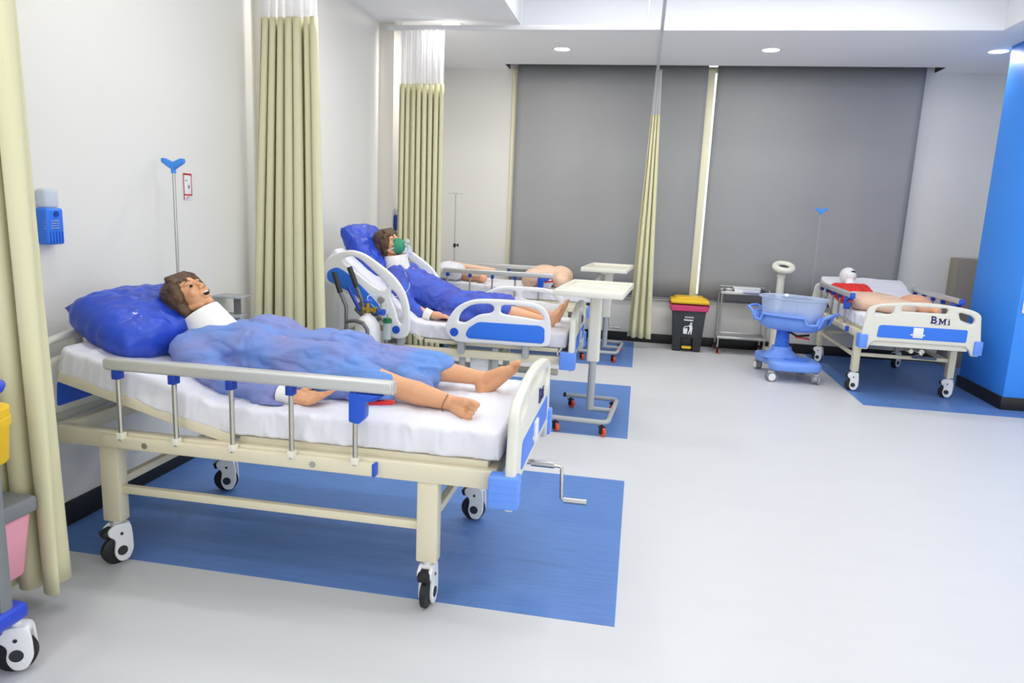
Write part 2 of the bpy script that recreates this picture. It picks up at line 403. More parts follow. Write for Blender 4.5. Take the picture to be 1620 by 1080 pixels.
# ------------------------------------------------------------------ curtains
def curtain(label, top, bot, zg, zb, nf, amp, seed, axis='x', ztop=3.29, ampb=None, topamp=1):
    (x0, x1, y), (a0, a1, yb) = top, bot
    base = V(((a0+a1)/2, yb, zb)); r = empty('privacy_curtain', base, label, 'curtain')
    rnd = random.Random(seed); ph = [rnd.uniform(-.6, .6) for _ in range(nf+2)]; am = [rnd.uniform(.6, 1.2) for _ in range(nf+2)]
    ampb = ampb or amp
    def pt(s, z):
        t = (ztop-z)/(ztop-zb); k = s*nf; i = int(k); f = k-i
        P = ph[i]*(1-f)+ph[i+1]*f; A = am[i]*(1-f)+am[i+1]*f
        ang = 2*pi*k+P+.5*sin(t*2.3+seed+k); g = (amp*topamp*(1-t)+ampb*t)*A
        xx = (x0+(x1-x0)*s)*(1-t)+(a0+(a1-a0)*s)*t; off = g*sin(ang); sl = -.30*g*sin(2*ang)
        yy = y*(1-t)+yb*t
        return V((xx+sl, yy+off, z)) if axis == 'x' else V((xx+off, yy+sl, z))
    def sheet(z0, z1, nz, name, m):
        ns = nf*18; vs = [pt(i/ns, z0+(z1-z0)*j/nz) for j in range(nz+1) for i in range(ns+1)]
        fs = [(j*(ns+1)+i, j*(ns+1)+i+1, (j+1)*(ns+1)+i+1, (j+1)*(ns+1)+i) for j in range(nz) for i in range(ns)]
        b = MB(); b.add(vs, fs); o = b.build(name, m, r, off=base, angle=180)
        if m != 'gauze': q = o.modifiers.new('t', 'SOLIDIFY'); q.thickness = .003; q.offset = 0
    sheet(zg, zb, 26, 'curtain_cloth', 'curt'); sheet(ztop, zg, 6, 'mesh_header', 'gauze')
    b = MB(); k = nf
    for i in range(k+1): b = MB(); p = pt(i/k, ztop); b.tube([p, (p.x, p.y, ztop+.02)], .004, seg=6); b.build('hook', 'rail', r, off=base)
    return r
curtain('cream privacy curtain gathered at the left edge beside the foreground cart', (-2.6, -2.13, 2.2), (-2.56, -2.085, 2.2), 2.79, .12, 5, .065, 3, ampb=.075)
curtain('cream privacy curtain with white mesh top behind the near bed', (-2.55, -2.19, 4.62), (-2.64, -2.06, 4.5), 2.79, .14, 7, .045, 11, ampb=.09)
curtain('cream privacy curtain with white mesh top beyond the middle bed', (-2.44, -2.0, 7.0), (-2.44, -1.97, 6.97), 2.79, .14, 8, .045, 23)
curtain('narrow cream curtain hanging alone in front of the grey blinds', (.03, .10, 8.82), (-.06, .20, 8.85), 2.79, .13, 3, .034, 5, ampb=.062, ztop=3.28, topamp=.5)

# ------------------------------------------------------------------ blinds
for lab, x0, x1 in (('left grey roller blind behind the narrow curtain', -1.68, .655), ('wide right grey roller blind behind the steel trolley and cot', .762, 3.08)):
    r = empty('roller_blind', ((x0+x1)/2, 9.265, .66), lab, 'blind')
    b = MB(); n = 30; w_ = x1-x0; vs = []; nz = 10
    for j in range(nz+1):
        for i in range(n+1):
            s = i/n; z = .0+j/nz*2.86; vs.append(((s-.5)*w_, .008*sin(s*9+j*.1)*(1-j/nz*.6)+.004*sin(s*23), z-.06))
    b.add(vs, [(j*(n+1)+i, j*(n+1)+i+1, (j+1)*(n+1)+i+1, (j+1)*(n+1)+i) for j in range(nz) for i in range(n)])
    o = b.build('blind_cloth', 'blind', r, angle=180); q = o.modifiers.new('t', 'SOLIDIFY'); q.thickness = .002
    b = MB(); b.cyl((-w_/2, 0, -.065), (w_/2, 0, -.065), .012); b.build('bottom_bar', 'midgrey', r)
    b = MB(); b.cyl((-w_/2-.01, .0, 2.85), (w_/2+.01, .0, 2.85), .035); b.build('roller', 'midgrey', r)

# ------------------------------------------------------------------ casters
def bed_caster(parent, loc, rz, s=1.0, locm='white'):
    """double sided housing over a black tyre; loc is the stem top at the bottom of the leg"""
    h = loc[2]; R = .064*s
    b = MB(); b.cyl((0, 0, 0), (0, 0, -.03), .018)
    out = rpoly([(-.052, -.035), (-.02, -.012), (.045, -.018), (.052, -.07), (.054, -h+.055), (.03, -h+.012), (-.008, -h+.012), (-.03, -h+.05), (-.02, -.085), (-.05, -.06)], .02)
    for sd in (-1, 1):
        b.mesh(plate(out, [], .014, .004), Matrix.Translation((0, sd*.024, 0)) @ MXZ)
    b.box((.012, 0, -.03), (.07, .055, .03), bev=.01)
    c = b.build('caster', locm, parent); c.location = loc; c.rotation_euler = (0, 0, rz)
    b = MB(); zc = -h+R; b.lathe([(.02, -.016), (R-.012, -.016), (R, -.010), (R, .010), (R-.012, .016), (.02, .016)], (-.008, 0, zc), axis=(0, 1, 0)); b.build('wheel', 'black', c)
    b = MB(); b.cyl((.004, -.033, zc), (.004, .033, zc), .022); b.build('hub_cap', 'blackp', c)
    b = MB(); b.cyl((.004, -.033, -.06), (.004, .033, -.06), .007); b.build('pivot_pin', 'blackp', c)
    b = MB(); b.box((-.045, 0, -.05), (.05, .05, .035), bev=.008, rot=Matrix.Rotation(-.35, 3, 'Y')); b.build('brake_pedal', 'black', c)
    return c
def small_caster(parent, loc, rz, m='orange', R=.034, name='caster'):
    b = MB(); h = loc[2]; b.cyl((0, 0, 0), (0, 0, -.015), .008)
    for sd in (-1, 1): b.box((.006, sd*.016, -h+R+.012), (.03, .005, h-R+.0), bev=.004)
    b.box((0, 0, -.018), (.04, .04, .012), bev=.004)
    c = b.build(name, 'black', parent); c.location = loc; c.rotation_euler = (0, 0, rz)
    b = MB(); b.lathe([(.008, -.011), (R-.004, -.011), (R, -.006), (R, .006), (R-.004, .011), (.008, .011)], (.012, 0, -h+R), axis=(0, 1, 0)); b.build('wheel', m, c)
    b = MB(); b.cyl((.012, -.0215, -h+R), (.012, .0215, -h+R), .008); b.build('hub_cap', 'black', c)
    return c

# ------------------------------------------------------------------ bed board
def bed_board(parent, x, name, face=1, writing=True, zoff=0):
    """moulded ivory end board, local y runs across, z up; face=+1 shows its printed side to +x"""
    half = [(.49, .78), (.482, .84), (.455, .874), (.38, .902), (.25, .922), (.12, .934), (0, .938)]
    top = half+[(-a, z) for a, z in half[-2::-1]]
    out = [(.515, .60), (.515, .475), (.455, .475), (.41, .53), (.375, .56), (-.375, .56), (-.41, .53), (-.455, .475), (-.515, .475), (-.515, .60)]
    ol = [(-.5, .7)]+[(-a, z) for a, z in half]+[(a, z) for a, z in half[-2::-1]]+[(.5, .7)]
    ol = catmull([(-.505, .66)]+ol+[(.505, .66)], 4, False)
    ol += [(.512, .6), (.505, .475), (.445, .475), (.42, .53), (.385, .558), (-.385, .558), (-.42, .53), (-.445, .475), (-.505, .475), (-.512, .6)]
    q1 = rpoly([(.285, .873), (.40, .848), (.438, .81), (.42, .765), (.37, .76), (.31, .80)], .03)
    q2 = [(-a, z) for a, z in q1] if False else rpoly([(-.41, .858), (-.39, .873), (-.255, .888), (-.265, .82), (-.42, .805)], .02)
    slot = rrect(-.195, .853, .2, .903, .022)
    slot = [(a, z-.02*abs(a)) for a, z in slot]
    b = MB(); b.mesh(plate(ol, [q1, q2, slot], .042, .014), Matrix.Translation((x, 0, zoff)) @ MYZ)
    b.box((x-face*.02, 0, .535+zoff), (.03, .84, .05), bev=.01)
    o = b.build(name, 'ivory', parent)
    for sd in (1, -1):
        b = MB(); b.mesh(plate(rpoly([(-.37, .705), (-.34, .715), (.385, .715), (.385, .597), (-.38, .597)], .018), [], .006, .002), Matrix.Translation((x+sd*.021, 0, zoff)) @ MYZ)
        b.build('blue_panel', 'panel' if name == 'footboard' else 'blue', o)
    if writing:
        b = MB()
        A = Matrix.Translation((x+.0225, 0, zoff)) @ MYZ
        def T(ch, u, z, sc=1.0, sz=.075): b.mesh(text(ch, sz*sc, .0012, .0022), A @ Matrix.Translation((u, z, 0)))
        T('B', .088, .757, sz=.095)
        def st(pts): b.mesh(plate(pts, [], .0024, .0002), A)
        def bar(u0, z0, u1, z1): st([(u0, z0), (u1, z0), (u1, z1), (u0, z1)])
        bar(.060, .757, .078, .763); bar(.060, .817, .078, .823)
        mz, mt = .750, .806
        bar(.134, mz, .145, mt); bar(.178, mz, .189, mt); st([(.134, mt), (.147, mt), (.1655, mz+.018), (.1615, mz+.004)]); st([(.189, mt), (.176, mt), (.1575, mz+.018), (.1615, mz+.004)])
        bar(.126, mz, .152, mz+.006); bar(.171, mz, .197, mz+.006); bar(.124, mt-.006, .140, mt); bar(.183, mt-.006, .199, mt)
        bar(.213, mz, .223, mz+.040); bar(.206, mz, .230, mz+.006); bar(.206, mz+.034, .223, mz+.040); bar(.213, mz+.046, .223, mz+.054)
        bar(.098, .748, .130, .752)
        b.build('lettering', 'navy', o)
        b = MB(); b.box((x+.028, -.03, .66+zoff), (.014, .085, .095), bev=.004); b.box((x+.024, -.03, .64+zoff), (.006, .125, .012), bev=.002); b.build('card_holder', 'white', o)
    for sd in (-1, 1):
        b = MB(); pr = []
        for k in range(5): z = .475+.13*k/4; pr.append((z))
        b.box((x-.022, sd*.490, .552+zoff), (.118, .072, .13), 'bump', bev=.009, seg=3)
        for k in range(3): b.box((x-.022, sd*.490, .522+.03*k+zoff), (.1205, .0745, .003), 'bump', bev=.001)
        b.build('corner_bumper', 'bump', o)
    return o

def bent_path(ang, hinge, x_head, x_foot, z0):
    """profile of the mattress top line from foot to head: list of (x,z)"""
    L = hinge-x_head; pts = []
    N = 16
    for i in range(N+1): pts.append((x_foot+(hinge+.06-x_foot)*i/N, z0))
    for t in (.25, .5, .75):
        a = ang*t; pts.append((hinge+.06-.12*t*cos(a*.5), z0+.12*t*sin(a*.5)*.6))
    hx, hz = hinge-.06, z0+.03*sin(ang)
    for i in range(N+1): s = i/N*(L-.06); pts.append((hx-s*cos(ang), hz+s*sin(ang)))
    return pts
def mattress(parent, path, hw, th, seed, drop=.0, wr=.006):
    path = [V((p[0], 0, p[1])) for p in path]; n = len(path); prof = []
    R = .024
    # cross-section (y, dz) going round
    sec = []
    def arc(cy, cz, a0, a1, r, k=4): return [(cy+r*cos(a0+(a1-a0)*i/k), cz+r*sin(a0+(a1-a0)*i/k)) for i in range(k+1)]
    sec += [(y, 0) for y in [hw-R-(2*hw-2*R)*i/14 for i in range(1, 14)]]
    sec += arc(-hw+R, -R, pi/2, pi, R); sec += [(-hw, -th*.5), (-hw, -th*.75)]; sec += arc(-hw+R*.6, -th+R*.6, pi, 3*pi/2, R*.6)
    sec += [(-hw/2, -th), (0, -th), (hw/2, -th)]; sec += arc(hw-R*.6, -th+R*.6, -pi/2, 0, R*.6); sec += [(hw, -th*.75), (hw, -th*.5)]; sec += arc(hw-R, -R, 0, pi/2, R)
    k = len(sec); vs = []; nrm = []
    st = []
    # resample path densely
    L = [0]
    for a, c in zip(path, path[1:]): L.append(L[-1]+(c-a).length)
    m = 240
    for i in range(m+1):
        d = L[-1]*i/m; j = max(j for j in range(n) if L[j] <= d+1e-9); j = min(j, n-2); f = (d-L[j])/max(L[j+1]-L[j], 1e-9)
        p = path[j].lerp(path[j+1], f); st.append(p)
    for i, p in enumerate(st):
        a = st[max(0, i-1)]; c = st[min(m, i+1)]; T = (c-a).normalized(); N = V((T.z, 0, -T.x));
        if N.z < 0: N = -N
        e = 1 if 2 < i < m-2 else (.985 if i in (1, 2, m-2, m-1) else .95)
        for (y, dz) in sec:
            q = V((p.x, y*e, p.z))+N*(dz if e == 1 else (dz*(1 if e > .96 else .8)-(0 if e > .96 else .012)))
            side = abs(y) > hw-R*1.2
            w1 = noise.noise(V((p.x*9+seed, y*3, q.z*2.5)))*1.0+noise.noise(V((p.x*22, y*9+seed, q.z*6)))*.4
            w2 = abs(noise.noise(V((p.x*14+y*5+seed, y*4-p.x*3, 1.3))))
            cr = sum(a_*math.exp(-(noise.noise(V((p.x*f_+seed+q.z*g_, seed*k_, q.z*h_)))/.11)**2) for k_, (f_, g_, h_, a_) in enumerate(((5, 6, 2, 1), (11, -9, 3, .7), (23, 7, 5, .4))))
            ct = sum(a_*math.exp(-(noise.noise(V((p.x*f_+y*g_+seed, y*h_-p.x*2, 1.3+k_)))/.07)**2) for k_, (f_, g_, h_, a_) in enumerate(((3, 2, 4, 1), (7, -4, 5, .6))))
            if side: q += V((0, math.copysign(1, y), 0))*(w1*wr*.9+(cr-.5)*wr*.8)
            else: q += N*((w1*.4+ct*.8)*wr*(1 if dz > -.01 else 0))
            vs.append(q)
    fs = [(i*k+j, i*k+(j+1) % k, (i+1)*k+(j+1) % k, (i+1)*k+j) for i in range(m) for j in range(k)]
    fs += [tuple(range(k-1, -1, -1)), tuple(m*k+j for j in range(k))]
    b = MB(); b.add(vs, fs); return b.build('mattress', 'sheet', parent, angle=60)

# ------------------------------------------------------------------ manual crank bed
def crank_bed(loc, rz, label, ang, seed, crank=True, casters=None, group=None, rails=(-1, 1), hz=.03, rail_style=0):
    r = empty('hospital_bed', loc, label, 'bed', group, rz)
    # frame
    b = MB()
    for sd in (-1, 1): b.box((0, sd*.445, .585), (1.98, .05, .078), bev=.008)
    b.box((-.96, 0, .585), (.05, .86, .07), bev=.006); b.box((.96, 0, .585), (.05, .86, .07), bev=.006)
    for sd in (-1, 1): b.box((.0, sd*.43, .352), (1.38, .03, .035), bev=.004)
    for x in (-.715, .715): b.box((x, 0, .372), (.034, .8, .035), bev=.004)
    for x in (-.3, .35): b.box((x, 0, .56), (.04, .86, .03), bev=.004)
    b.build('frame', 'cream', r)
    for x in (-.715, .715):
        for sd in (-1, 1):
            b = MB(); b.box((x, sd*.43, .375), (.088, .062, .345), bev=.008); b.build('leg', 'cream', r)
    cz = casters or [(.6, 2.8), (2.6, 2.4)]
    k = 0
    for x in (-.715, .715):
        for sd in (-1, 1):
            bed_caster(r, (x, sd*.43, .203), cz[k % len(cz)]); k += 1
    # deck
    hx = -.13; b = MB()
    b.box((.42, 0, .635), (1.06, .86, .03), bev=.004); b.build('foot_deck', 'cream', r)
    L = .84; b = MB(); b.box((-L/2, 0, .0), (L, .88, .032), bev=.004); b.box((-L/2, -.43, -.01), (L, .03, .045), bev=.004); b.box((-L/2, .43, -.01), (L, .03, .045), bev=.004)
    o = b.build('back_deck', 'cream', r); o.location = (hx, 0, .64); o.rotation_euler = (0, ang, 0)
    b = MB(); b.tube([(-.35, 0, .56), (-.55, 0, .64+.4*math.tan(ang)-.04)], .014); b.tube([(-.35, .1, .56), (.3, .1, .56)], .012); b.build('lifting_strut', 'dsteel', r)
    mattress(r, bent_path(ang, hx, hx-.82, 1.0, .775), .445, .12, seed, wr=.010)
    bed_board(r, 1.052, 'footboard', zoff=.008)
    bed_board(r, -1.045, 'headboard', writing=False, zoff=hz)
    # fold-down side rails
    for sd in rails:
        y = sd*.497
        q = empty_part(r, 'side_rail')
        b = MB(); b.box((-.1, sd*.487, .588), (1.2, .034, .05), bev=.005); b.build_on(q, 'cream')
        b = MB(); b.mesh(plate(rrect(-.665, .903, .586, .956, .018), [], .05, .012), Matrix.Translation((0, y, 0)) @ MXZ); b.build('handrail', 'alu', q)
        for x in (-.612, -.355, -.10, .158, .427):
            b = MB(); b.cyl((x, y, .6), (x, y, .905), .0105, seg=12); b.build('post', 'chrome', q)
            b = MB(); b.box((x, y, .885), (.032, .04, .04), bev=.004); b.build('clip', 'dblue', q)
            b = MB(); b.box((x, y, .62), (.03, .03, .028), bev=.003); b.build('foot_clip', 'cream2', q)
        b = MB(); b.prism(rpoly([(.410, .90), (.55, .90), (.52, .877), (.475, .868), (.472, .80), (.45, .778), (.410, .785)], .008), 'y', y-.027, y+.027, bev=.003); b.build('release_latch', 'blue', q)
        b = MB(); b.box((.535, y, .868), (.10, .03, .018), bev=.005, rot=Matrix.Rotation(-.1, 3, 'Y')); b.build('latch_lever', 'red', q)
        b = MB(); b.box((.5845, y, .93), (.008, .046, .048), bev=.003) if not rail_style else b.box((.592, y, .93), (.02, .052, .055), bev=.007); b.build('end_cap', 'blue' if rail_style else 'alu', q)
        b = MB(); b.box((.506, sd*.487, .588), (.012, .036, .052), bev=.002); b.build('bar_cap', 'blue', q)
        for x in (-.5, .25): b = MB(); b.cyl((x, sd*.503, .588), (x, sd*.507, .588), .013); b.build('bolt', 'steel', q)
    if crank:
        b = MB(); b.cyl((.98, .02, .50), (1.07, .02, .50), .012); b.tube([(1.06, .02, .495), (1.19, .02, .493), (1.20, .02, .485), (1.205, .02, .345), (1.215, .02, .335), (1.24, .02, .335)], .008); 
        b.build('crank_rod', 'chrome', r)
        b = MB(); b.cyl((1.06, .02, .496), (1.165, .02, .495), .015); b.build('crank_socket', 'steel', r)
        b = MB(); b.cyl((1.215, .02, .334), (1.32, .02, .334), .014); b.build('crank_handle', 'steel', r)
    else:
        b = MB(); b.tube([(1.05, .03, .49), (1.07, .03, .47), (.95, -.0, .42), (.75, .28, .38)], .012); b.cyl((.9, -.06, .49), (1.06, -.06, .49), .02); b.cyl((.9, .03, .49), (1.06, .03, .49), .024); b.build('crank_rod', 'chrome', r)
    return r
def empty_part(parent, name):
    class Q: pass
    o = bpy.data.objects.new(name, bpy.data.meshes.new(name)); C.objects.link(o); o.parent = parent; return o
def build_on(self, obj, m):
    bmesh.ops.recalc_face_normals(self.bm, faces=self.bm.faces[:]); self.bm.to_mesh(obj.data); self.bm.free(); obj.data.materials.append(M[m]); obj.data.set_sharp_from_angle(angle=radians(38))
MB.build_on = build_on

BED1 = (-1.475, 3.03, 0); BED2 = (-1.49, 5.63, 0); BED3 = (-1.49, 8.22, 0); BEDR = (2.60, 8.085, 0)
crank_bed(BED1, 0, 'cream manual crank bed nearest the camera, back slightly raised', radians(14), 1, casters=[1.1, .26, 1.55, -.1], rails=(-1,), hz=.08)
crank_bed(BED3, 0, 'cream manual bed furthest away on the left, behind the middle bed', radians(3), 5, casters=[2.6, .4])
crank_bed(BEDR, -pi/2, 'cream manual bed standing by the blue column on the right', radians(17), 9, crank=False, casters=[1.0, 2.2, 1.35, 1.1], rail_style=1)

# ------------------------------------------------------------------ electric bed in the middle
def electric_bed(loc):
    r = empty('hospital_bed', loc, 'adjustable bed in the middle with moulded blue-panelled side rails, back raised steeply', 'bed')
    b = MB()
    for sd in (-1, 1): b.box((.0, sd*.42, .525), (1.95, .045, .06), bev=.006)
    for x in (-.96, .96, .1): b.box((x, 0, .525), (.05, .82, .06), bev=.005)
    for sd in (-1, 1): b.box((0, sd*.30, .27), (1.75, .05, .05), bev=.006)
    for x in (-.72, .72): b.box((x, 0, .27), (.06, .78, .05), bev=.006)
    for x in (-.55, .42):
        for sd in (-1, 1): b.box((x, sd*.30, .4), (.055, .045, .24), bev=.005)
        b.box((x, 0, .47), (.05, .6, .045), bev=.004)
    b.build('frame', 'cream', r)
    for x in (-.72, .72):
        for sd in (-1, 1):
            b = MB(); b.box((x, sd*.38, .225), (.06, .05, .05), bev=.006); b.build('leg', 'cream', r)
            bed_caster(r, (x, sd*.38, .2), .5+sd)
    b = MB(); b.box((-.25, -.12, .42), (.5, .09, .08), bev=.02, rot=Matrix.Rotation(.35, 3, 'Y')); b.cyl((-.08, -.12, .37), (.3, -.12, .27), .02); b.box((-.45, -.1, .46), (.14, .12, .12), bev=.02); b.build('actuator', 'midgrey', r)
    b = MB(); b.box((.33, -.34, .46), (.15, .08, .17), bev=.015); b.box((.33, -.384, .47), (.1, .006, .08), bev=.002); b.build('control_box', 'white', r)
    for x in (.2, .46): b = MB(); b.box((x, -.40, .48), (.05, .03, .2), bev=.006); b.build('rail_bracket', 'greyp', r)
    hx = -.12; a = radians(38)
    b = MB(); b.box((.42, 0, .60), (1.04, .84, .03), bev=.004); b.build('foot_deck', 'cream', r)
    b = MB(); L = .88; b.box((-L/2, 0, 0), (L, .84, .035), bev=.005); b.box((-L/2-.1, 0, -.05), (.5, .5, .05), bev=.02)
    o = b.build('back_deck', 'cream', r); o.location = (hx, 0, .60); o.rotation_euler = (0, a, 0)
    b = MB(); b.box((-.62, -.2, .78), (.2, .2, .16), bev=.03, rot=Matrix.Rotation(a, 3, 'Y')); b.build('motor_housing', 'midgrey', r)
    mattress(r, bent_path(a, hx, hx-.90, 1.0, .735), .42, .115, 17, wr=.010)
    bed_board(r, 1.045, 'footboard', zoff=-.01)
    fo = [(0.087, 0.705), (0.095, 0.774), (0.16, 0.878), (0.246, 0.935), (0.346, 0.961), (0.53, .968), (0.716, 0.963), (0.815, 0.933), (0.867, 0.876), (0.888, 0.768), (0.885, 0.675), (0.855, 0.64), (.75, .63), (.45, .628), (0.205, 0.625), (0.128, 0.65)]
    h1 = [(0.205, 0.85), (0.27, 0.905), (.35, .925), (0.43, 0.925), (0.455, 0.895), (0.43, 0.862), (0.34, 0.841), (0.24, 0.78), (0.187, 0.785)]
    h2 = [(0.534, 0.928), (0.719, 0.922), (0.79, 0.896), (0.825, 0.835), (0.66, 0.848), (0.524, 0.862), (0.506, 0.895)]
    fp = [(0.245, 0.685), (0.265, 0.736), (0.339, 0.791), (0.81, 0.793), (0.842, 0.774), (0.846, 0.679), (0.829, 0.660), (0.268, 0.660)]
    ho = [(-.93, 1.10), (-0.85, 1.205), (-0.753, 1.252), (-0.661, 1.27), (-0.555, 1.244), (-0.424, 1.165), (-0.319, 1.084), (-0.24, 0.977), (-0.199, 0.842), (-0.198, 0.69), (-0.235, 0.625), (-0.327, 0.618), (-0.375, 0.678), (-.45, .79), (-.62, .90), (-.85, 1.0), (-.93, 1.03)]
    hh = [(-0.73, 1.185), (-0.68, 1.222), (-0.60, 1.205), (-0.50, 1.13), (-0.40, 1.045), (-.375, 1.0), (-.42, .985), (-.50, 1.02), (-.6, 1.09)]
    hh2 = [(-.345, .985), (-.305, .955), (-.272, .89), (-.25, .80), (-.26, .73), (-.29, .76), (-.31, .83), (-.345, .93)]
    hp = [(-0.86, 1.10), (-0.78, 1.142), (-0.70, 1.10), (-0.56, .985), (-0.44, 0.87), (-0.425, 0.815), (-0.50, 0.83), (-0.63, .93), (-.86, 1.03)]
    for sd in (-1, 1):
        y = sd*.49
        b = MB(); b.mesh(plate(catmull(fo, 4), [catmull(h1, 4), catmull(h2, 4)], .036, .014), Matrix.Translation((0, y, 0)) @ MXZ); q = b.build('side_rail', 'white', r)
        b = MB(); b.mesh(plate(rpoly(fp, .03), [], .006, .002), Matrix.Translation((0, y+sd*.019, 0)) @ MXZ); b.build('blue_panel', 'panel', q)
        b = MB(); b.cyl((.158, y+sd*.012, .70), (.158, y+sd*.024, .70), .032); b.build('round_cap', 'blue', q)
        b = MB(); b.mesh(plate(catmull(ho, 4), [catmull(hh, 4), catmull(hh2, 4)], .036, .014), Matrix.Translation((0, y, 0)) @ MXZ); q = b.build('side_rail', 'white', r)
        b = MB(); b.mesh(plate(rpoly(hp, .04), [], .006, .002), Matrix.Translation((0, y+sd*.019, 0)) @ MXZ); b.build('blue_panel', 'panel', q)
        b = MB(); b.cyl((-.30, y+sd*.012, .685), (-.30, y+sd*.024, .685), .03); b.build('round_cap', 'blue', q)
        for x in (-.28, .2, .7): b = MB(); b.box((x, sd*.455, .60), (.05, .05, .14), bev=.01); b.build('rail_bracket', 'greyp', r)
    return r
electric_bed(BED2)

# ------------------------------------------------------------------ pillows
def pillow(loc, dims, eul, label, seed, m='pillow', amp=.02, name='pillow'):
    b = MB(); n = 44; vs = []
    sx, sy, sz = (d/2 for d in dims)
    for side in (1, -1):
        for j in range(n+1):
            for i in range(n+1):
                u = i/n*2-1; v = j/n*2-1
                x = sx*u*(1-.08*v*v); y = sy*v*(1-.10*u*u)
                e = max(0, (1-abs(u)**3))*max(0, (1-abs(v)**3)); h = sz*e**.42
                p = V((x, y, side*h)); w_ = abs(noise.noise(V((u*3+seed, v*3, side))))+.6*noise.noise(V((u*7, v*8+seed, side)))
                p.z += side*amp*w_*min(1, e*2.5)
                edge = noise.noise(V((u*4+seed, v*4, 5)))*amp*.6*(1-e); p.x += edge; p.y += edge
                vs.append(p)
    N = (n+1)**2
    fs = [(j*(n+1)+i, j*(n+1)+i+1, (j+1)*(n+1)+i+1, (j+1)*(n+1)+i) for j in range(n) for i in range(n)]
    fs += [tuple(N+k for k in f[::-1]) for f in fs]
    b.add(vs, fs); bmesh.ops.remove_doubles(b.bm, verts=b.bm.verts[:], dist=.0004)
    o = b.build(name, m, angle=180); o.location = loc; o.rotation_euler = eul
    return tag(o, label, 'pillow')
pillow((-2.26, 3.0, 1.03), (.46, .66, .25), Euler((0, radians(20), radians(-14))), 'blue plastic-covered pillow on the nearest bed', 3)
pillow((-2.195, 5.67, 1.235), (.52, .62, .19), Euler((0, radians(52), radians(-4))), 'blue plastic-covered pillow propped upright on the middle bed', 8)

# ------------------------------------------------------------------ mannequins
def hand(b, w, d, n, s, curl=.35, spread=.12, k=1.0):
    """w wrist, d finger direction, n palm normal (side the fingers curl to), s thumb side"""
    w, d, n, s = (V(q) for q in (w, d.normalized() if hasattr(d, 'normalized') else V(d).normalized(), V(n).normalized(), V(s).normalized()))
    b.cap(w, w+d*.035*k, .024*k, .026*k)
    for off in (-.027, -.009, .009, .027): b.cap(w+d*.02*k+s*off*.7*k, w+d*.078*k+s*off*k, .0145*k, .0135*k)
    for i, (off, L) in enumerate(((.029, .068), (.010, .078), (-.010, .072), (-.029, .056))):
        p = w+d*.083*k+s*off*k; q = d+s*(off*spread*14)*.3; q.normalize(); ang = curl*(.7+.22*i); a = 0
        for fr, r in ((.45, .0088), (.31, .008), (.24, .0072)):
            a += ang; dd = (q*cos(a)+n*sin(a)).normalized(); e = p+dd*L*fr*k; b.cap(p, e, r*k, (r-.0006)*k); p = e
    p = w+d*.022*k+s*.026*k
    for dd, L, r in (((s*.75+d*.6+n*.25), .042, .0125), ((s*.35+d*.85+n*.35), .032, .0105), ((s*.15+d*.95+n*.3), .024, .009)):
        e = p+dd.normalized()*L*k; b.cap(p, e, r*k, (r-.0008)*k); p = e
def foot(b, ank, d, up, side, k=1.0, r_ank=.036):
    """ank ankle joint, d heel-to-toe direction, up instep direction, side = inner (big toe) side"""
    ank = V(ank); d = V(d).normalized(); up = (V(up)-V(up).dot(d)*d).normalized(); s = V(side)-V(side).dot(d)*d; s = (s-s.dot(up)*up).normalized()
    heel = ank-d*.035*k-up*.055*k; b.cap(ank, heel, r_ank*k, .031*k); b.ell(heel-d*.002, (.034*k,)*3, sub=3)
    for o in (-.5, .5):
        b.cap(ank+up*-.015, ank+d*.10*k-up*.045*k+s*.022*o*2*k, .034*k, .022*k)
        b.cap(heel+s*o*.012*k, ank+d*.13*k-up*.063*k+s*.026*o*2*k, .024*k, .0165*k)
    b.cap(ank+d*.09*k-up*.05*k+s*.02*k, ank+d*.13*k-up*.062*k+s*.027*k, .024*k, .02*k)
    for i, (o, L, r) in enumerate(((.030, .045, .0140), (.010, .046, .0100), (-.008, .041, .0095), (-.024, .035, .0092), (-.039, .028, .0090))):
        a = ank+d*(.13-.007*i)*k-up*.062*k+s*o*k; m_ = a+d*L*.6*k+up*.006*k; e = a+d*L*k-up*.004*k
        b.cap(a, m_, r*k, r*.95*k); b.cap(m_, e, r*.95*k, r*k)
def head(b, c, f, u, skin_only=True):
    f = V(f).normalized(); u = (V(u)-V(u).dot(f)*f).normalized(); l = u.cross(f).normalized()
    R = Matrix((l, f, u)).transposed()
    P = lambda x, y, z: c+l*x+f*y+u*z
    b.ell(P(0, -.012, .03), (.073, .092, .085), R=R)
    b.ell(P(0, .030, -.02), (.058, .058, .078), R=R)
    b.ell(P(0, .040, -.075), (.038, .042, .032), R=R); b.ell(P(0, .068, -.094), (.020, .018, .016), R=R)
    for q in (-1, 1):
        b.ell(P(q*.034, .060, -.022), (.022, .024, .024), R=R); b.ell(P(q*.028, .070, .030), (.024, .014, .009), R=R)
        b.cap(P(q*.052, -.01, -.05), P(q*.03, .045, -.085), .018, .016)
        b.ell(P(q*.076, -.008, -.005), (.008, .018, .030), R=R)
        b.ell(P(q*.010, .098, -.026), (.009, .010, .008), R=R)
    b.cap(P(0, .082, .020), P(0, .104, -.018), .009, .011); b.ell(P(0, .106, -.022), (.011, .012, .010), R=R)
    b.ell(P(0, .074, -.045), (.030, .022, .022), R=R)
    b.cap(P(-.018, .088, -.049), P(.018, .088, -.049), .0055); b.cap(P(-.015, .084, -.071), P(.015, .084, -.071), .006)
    return P, R, (l, f, u)
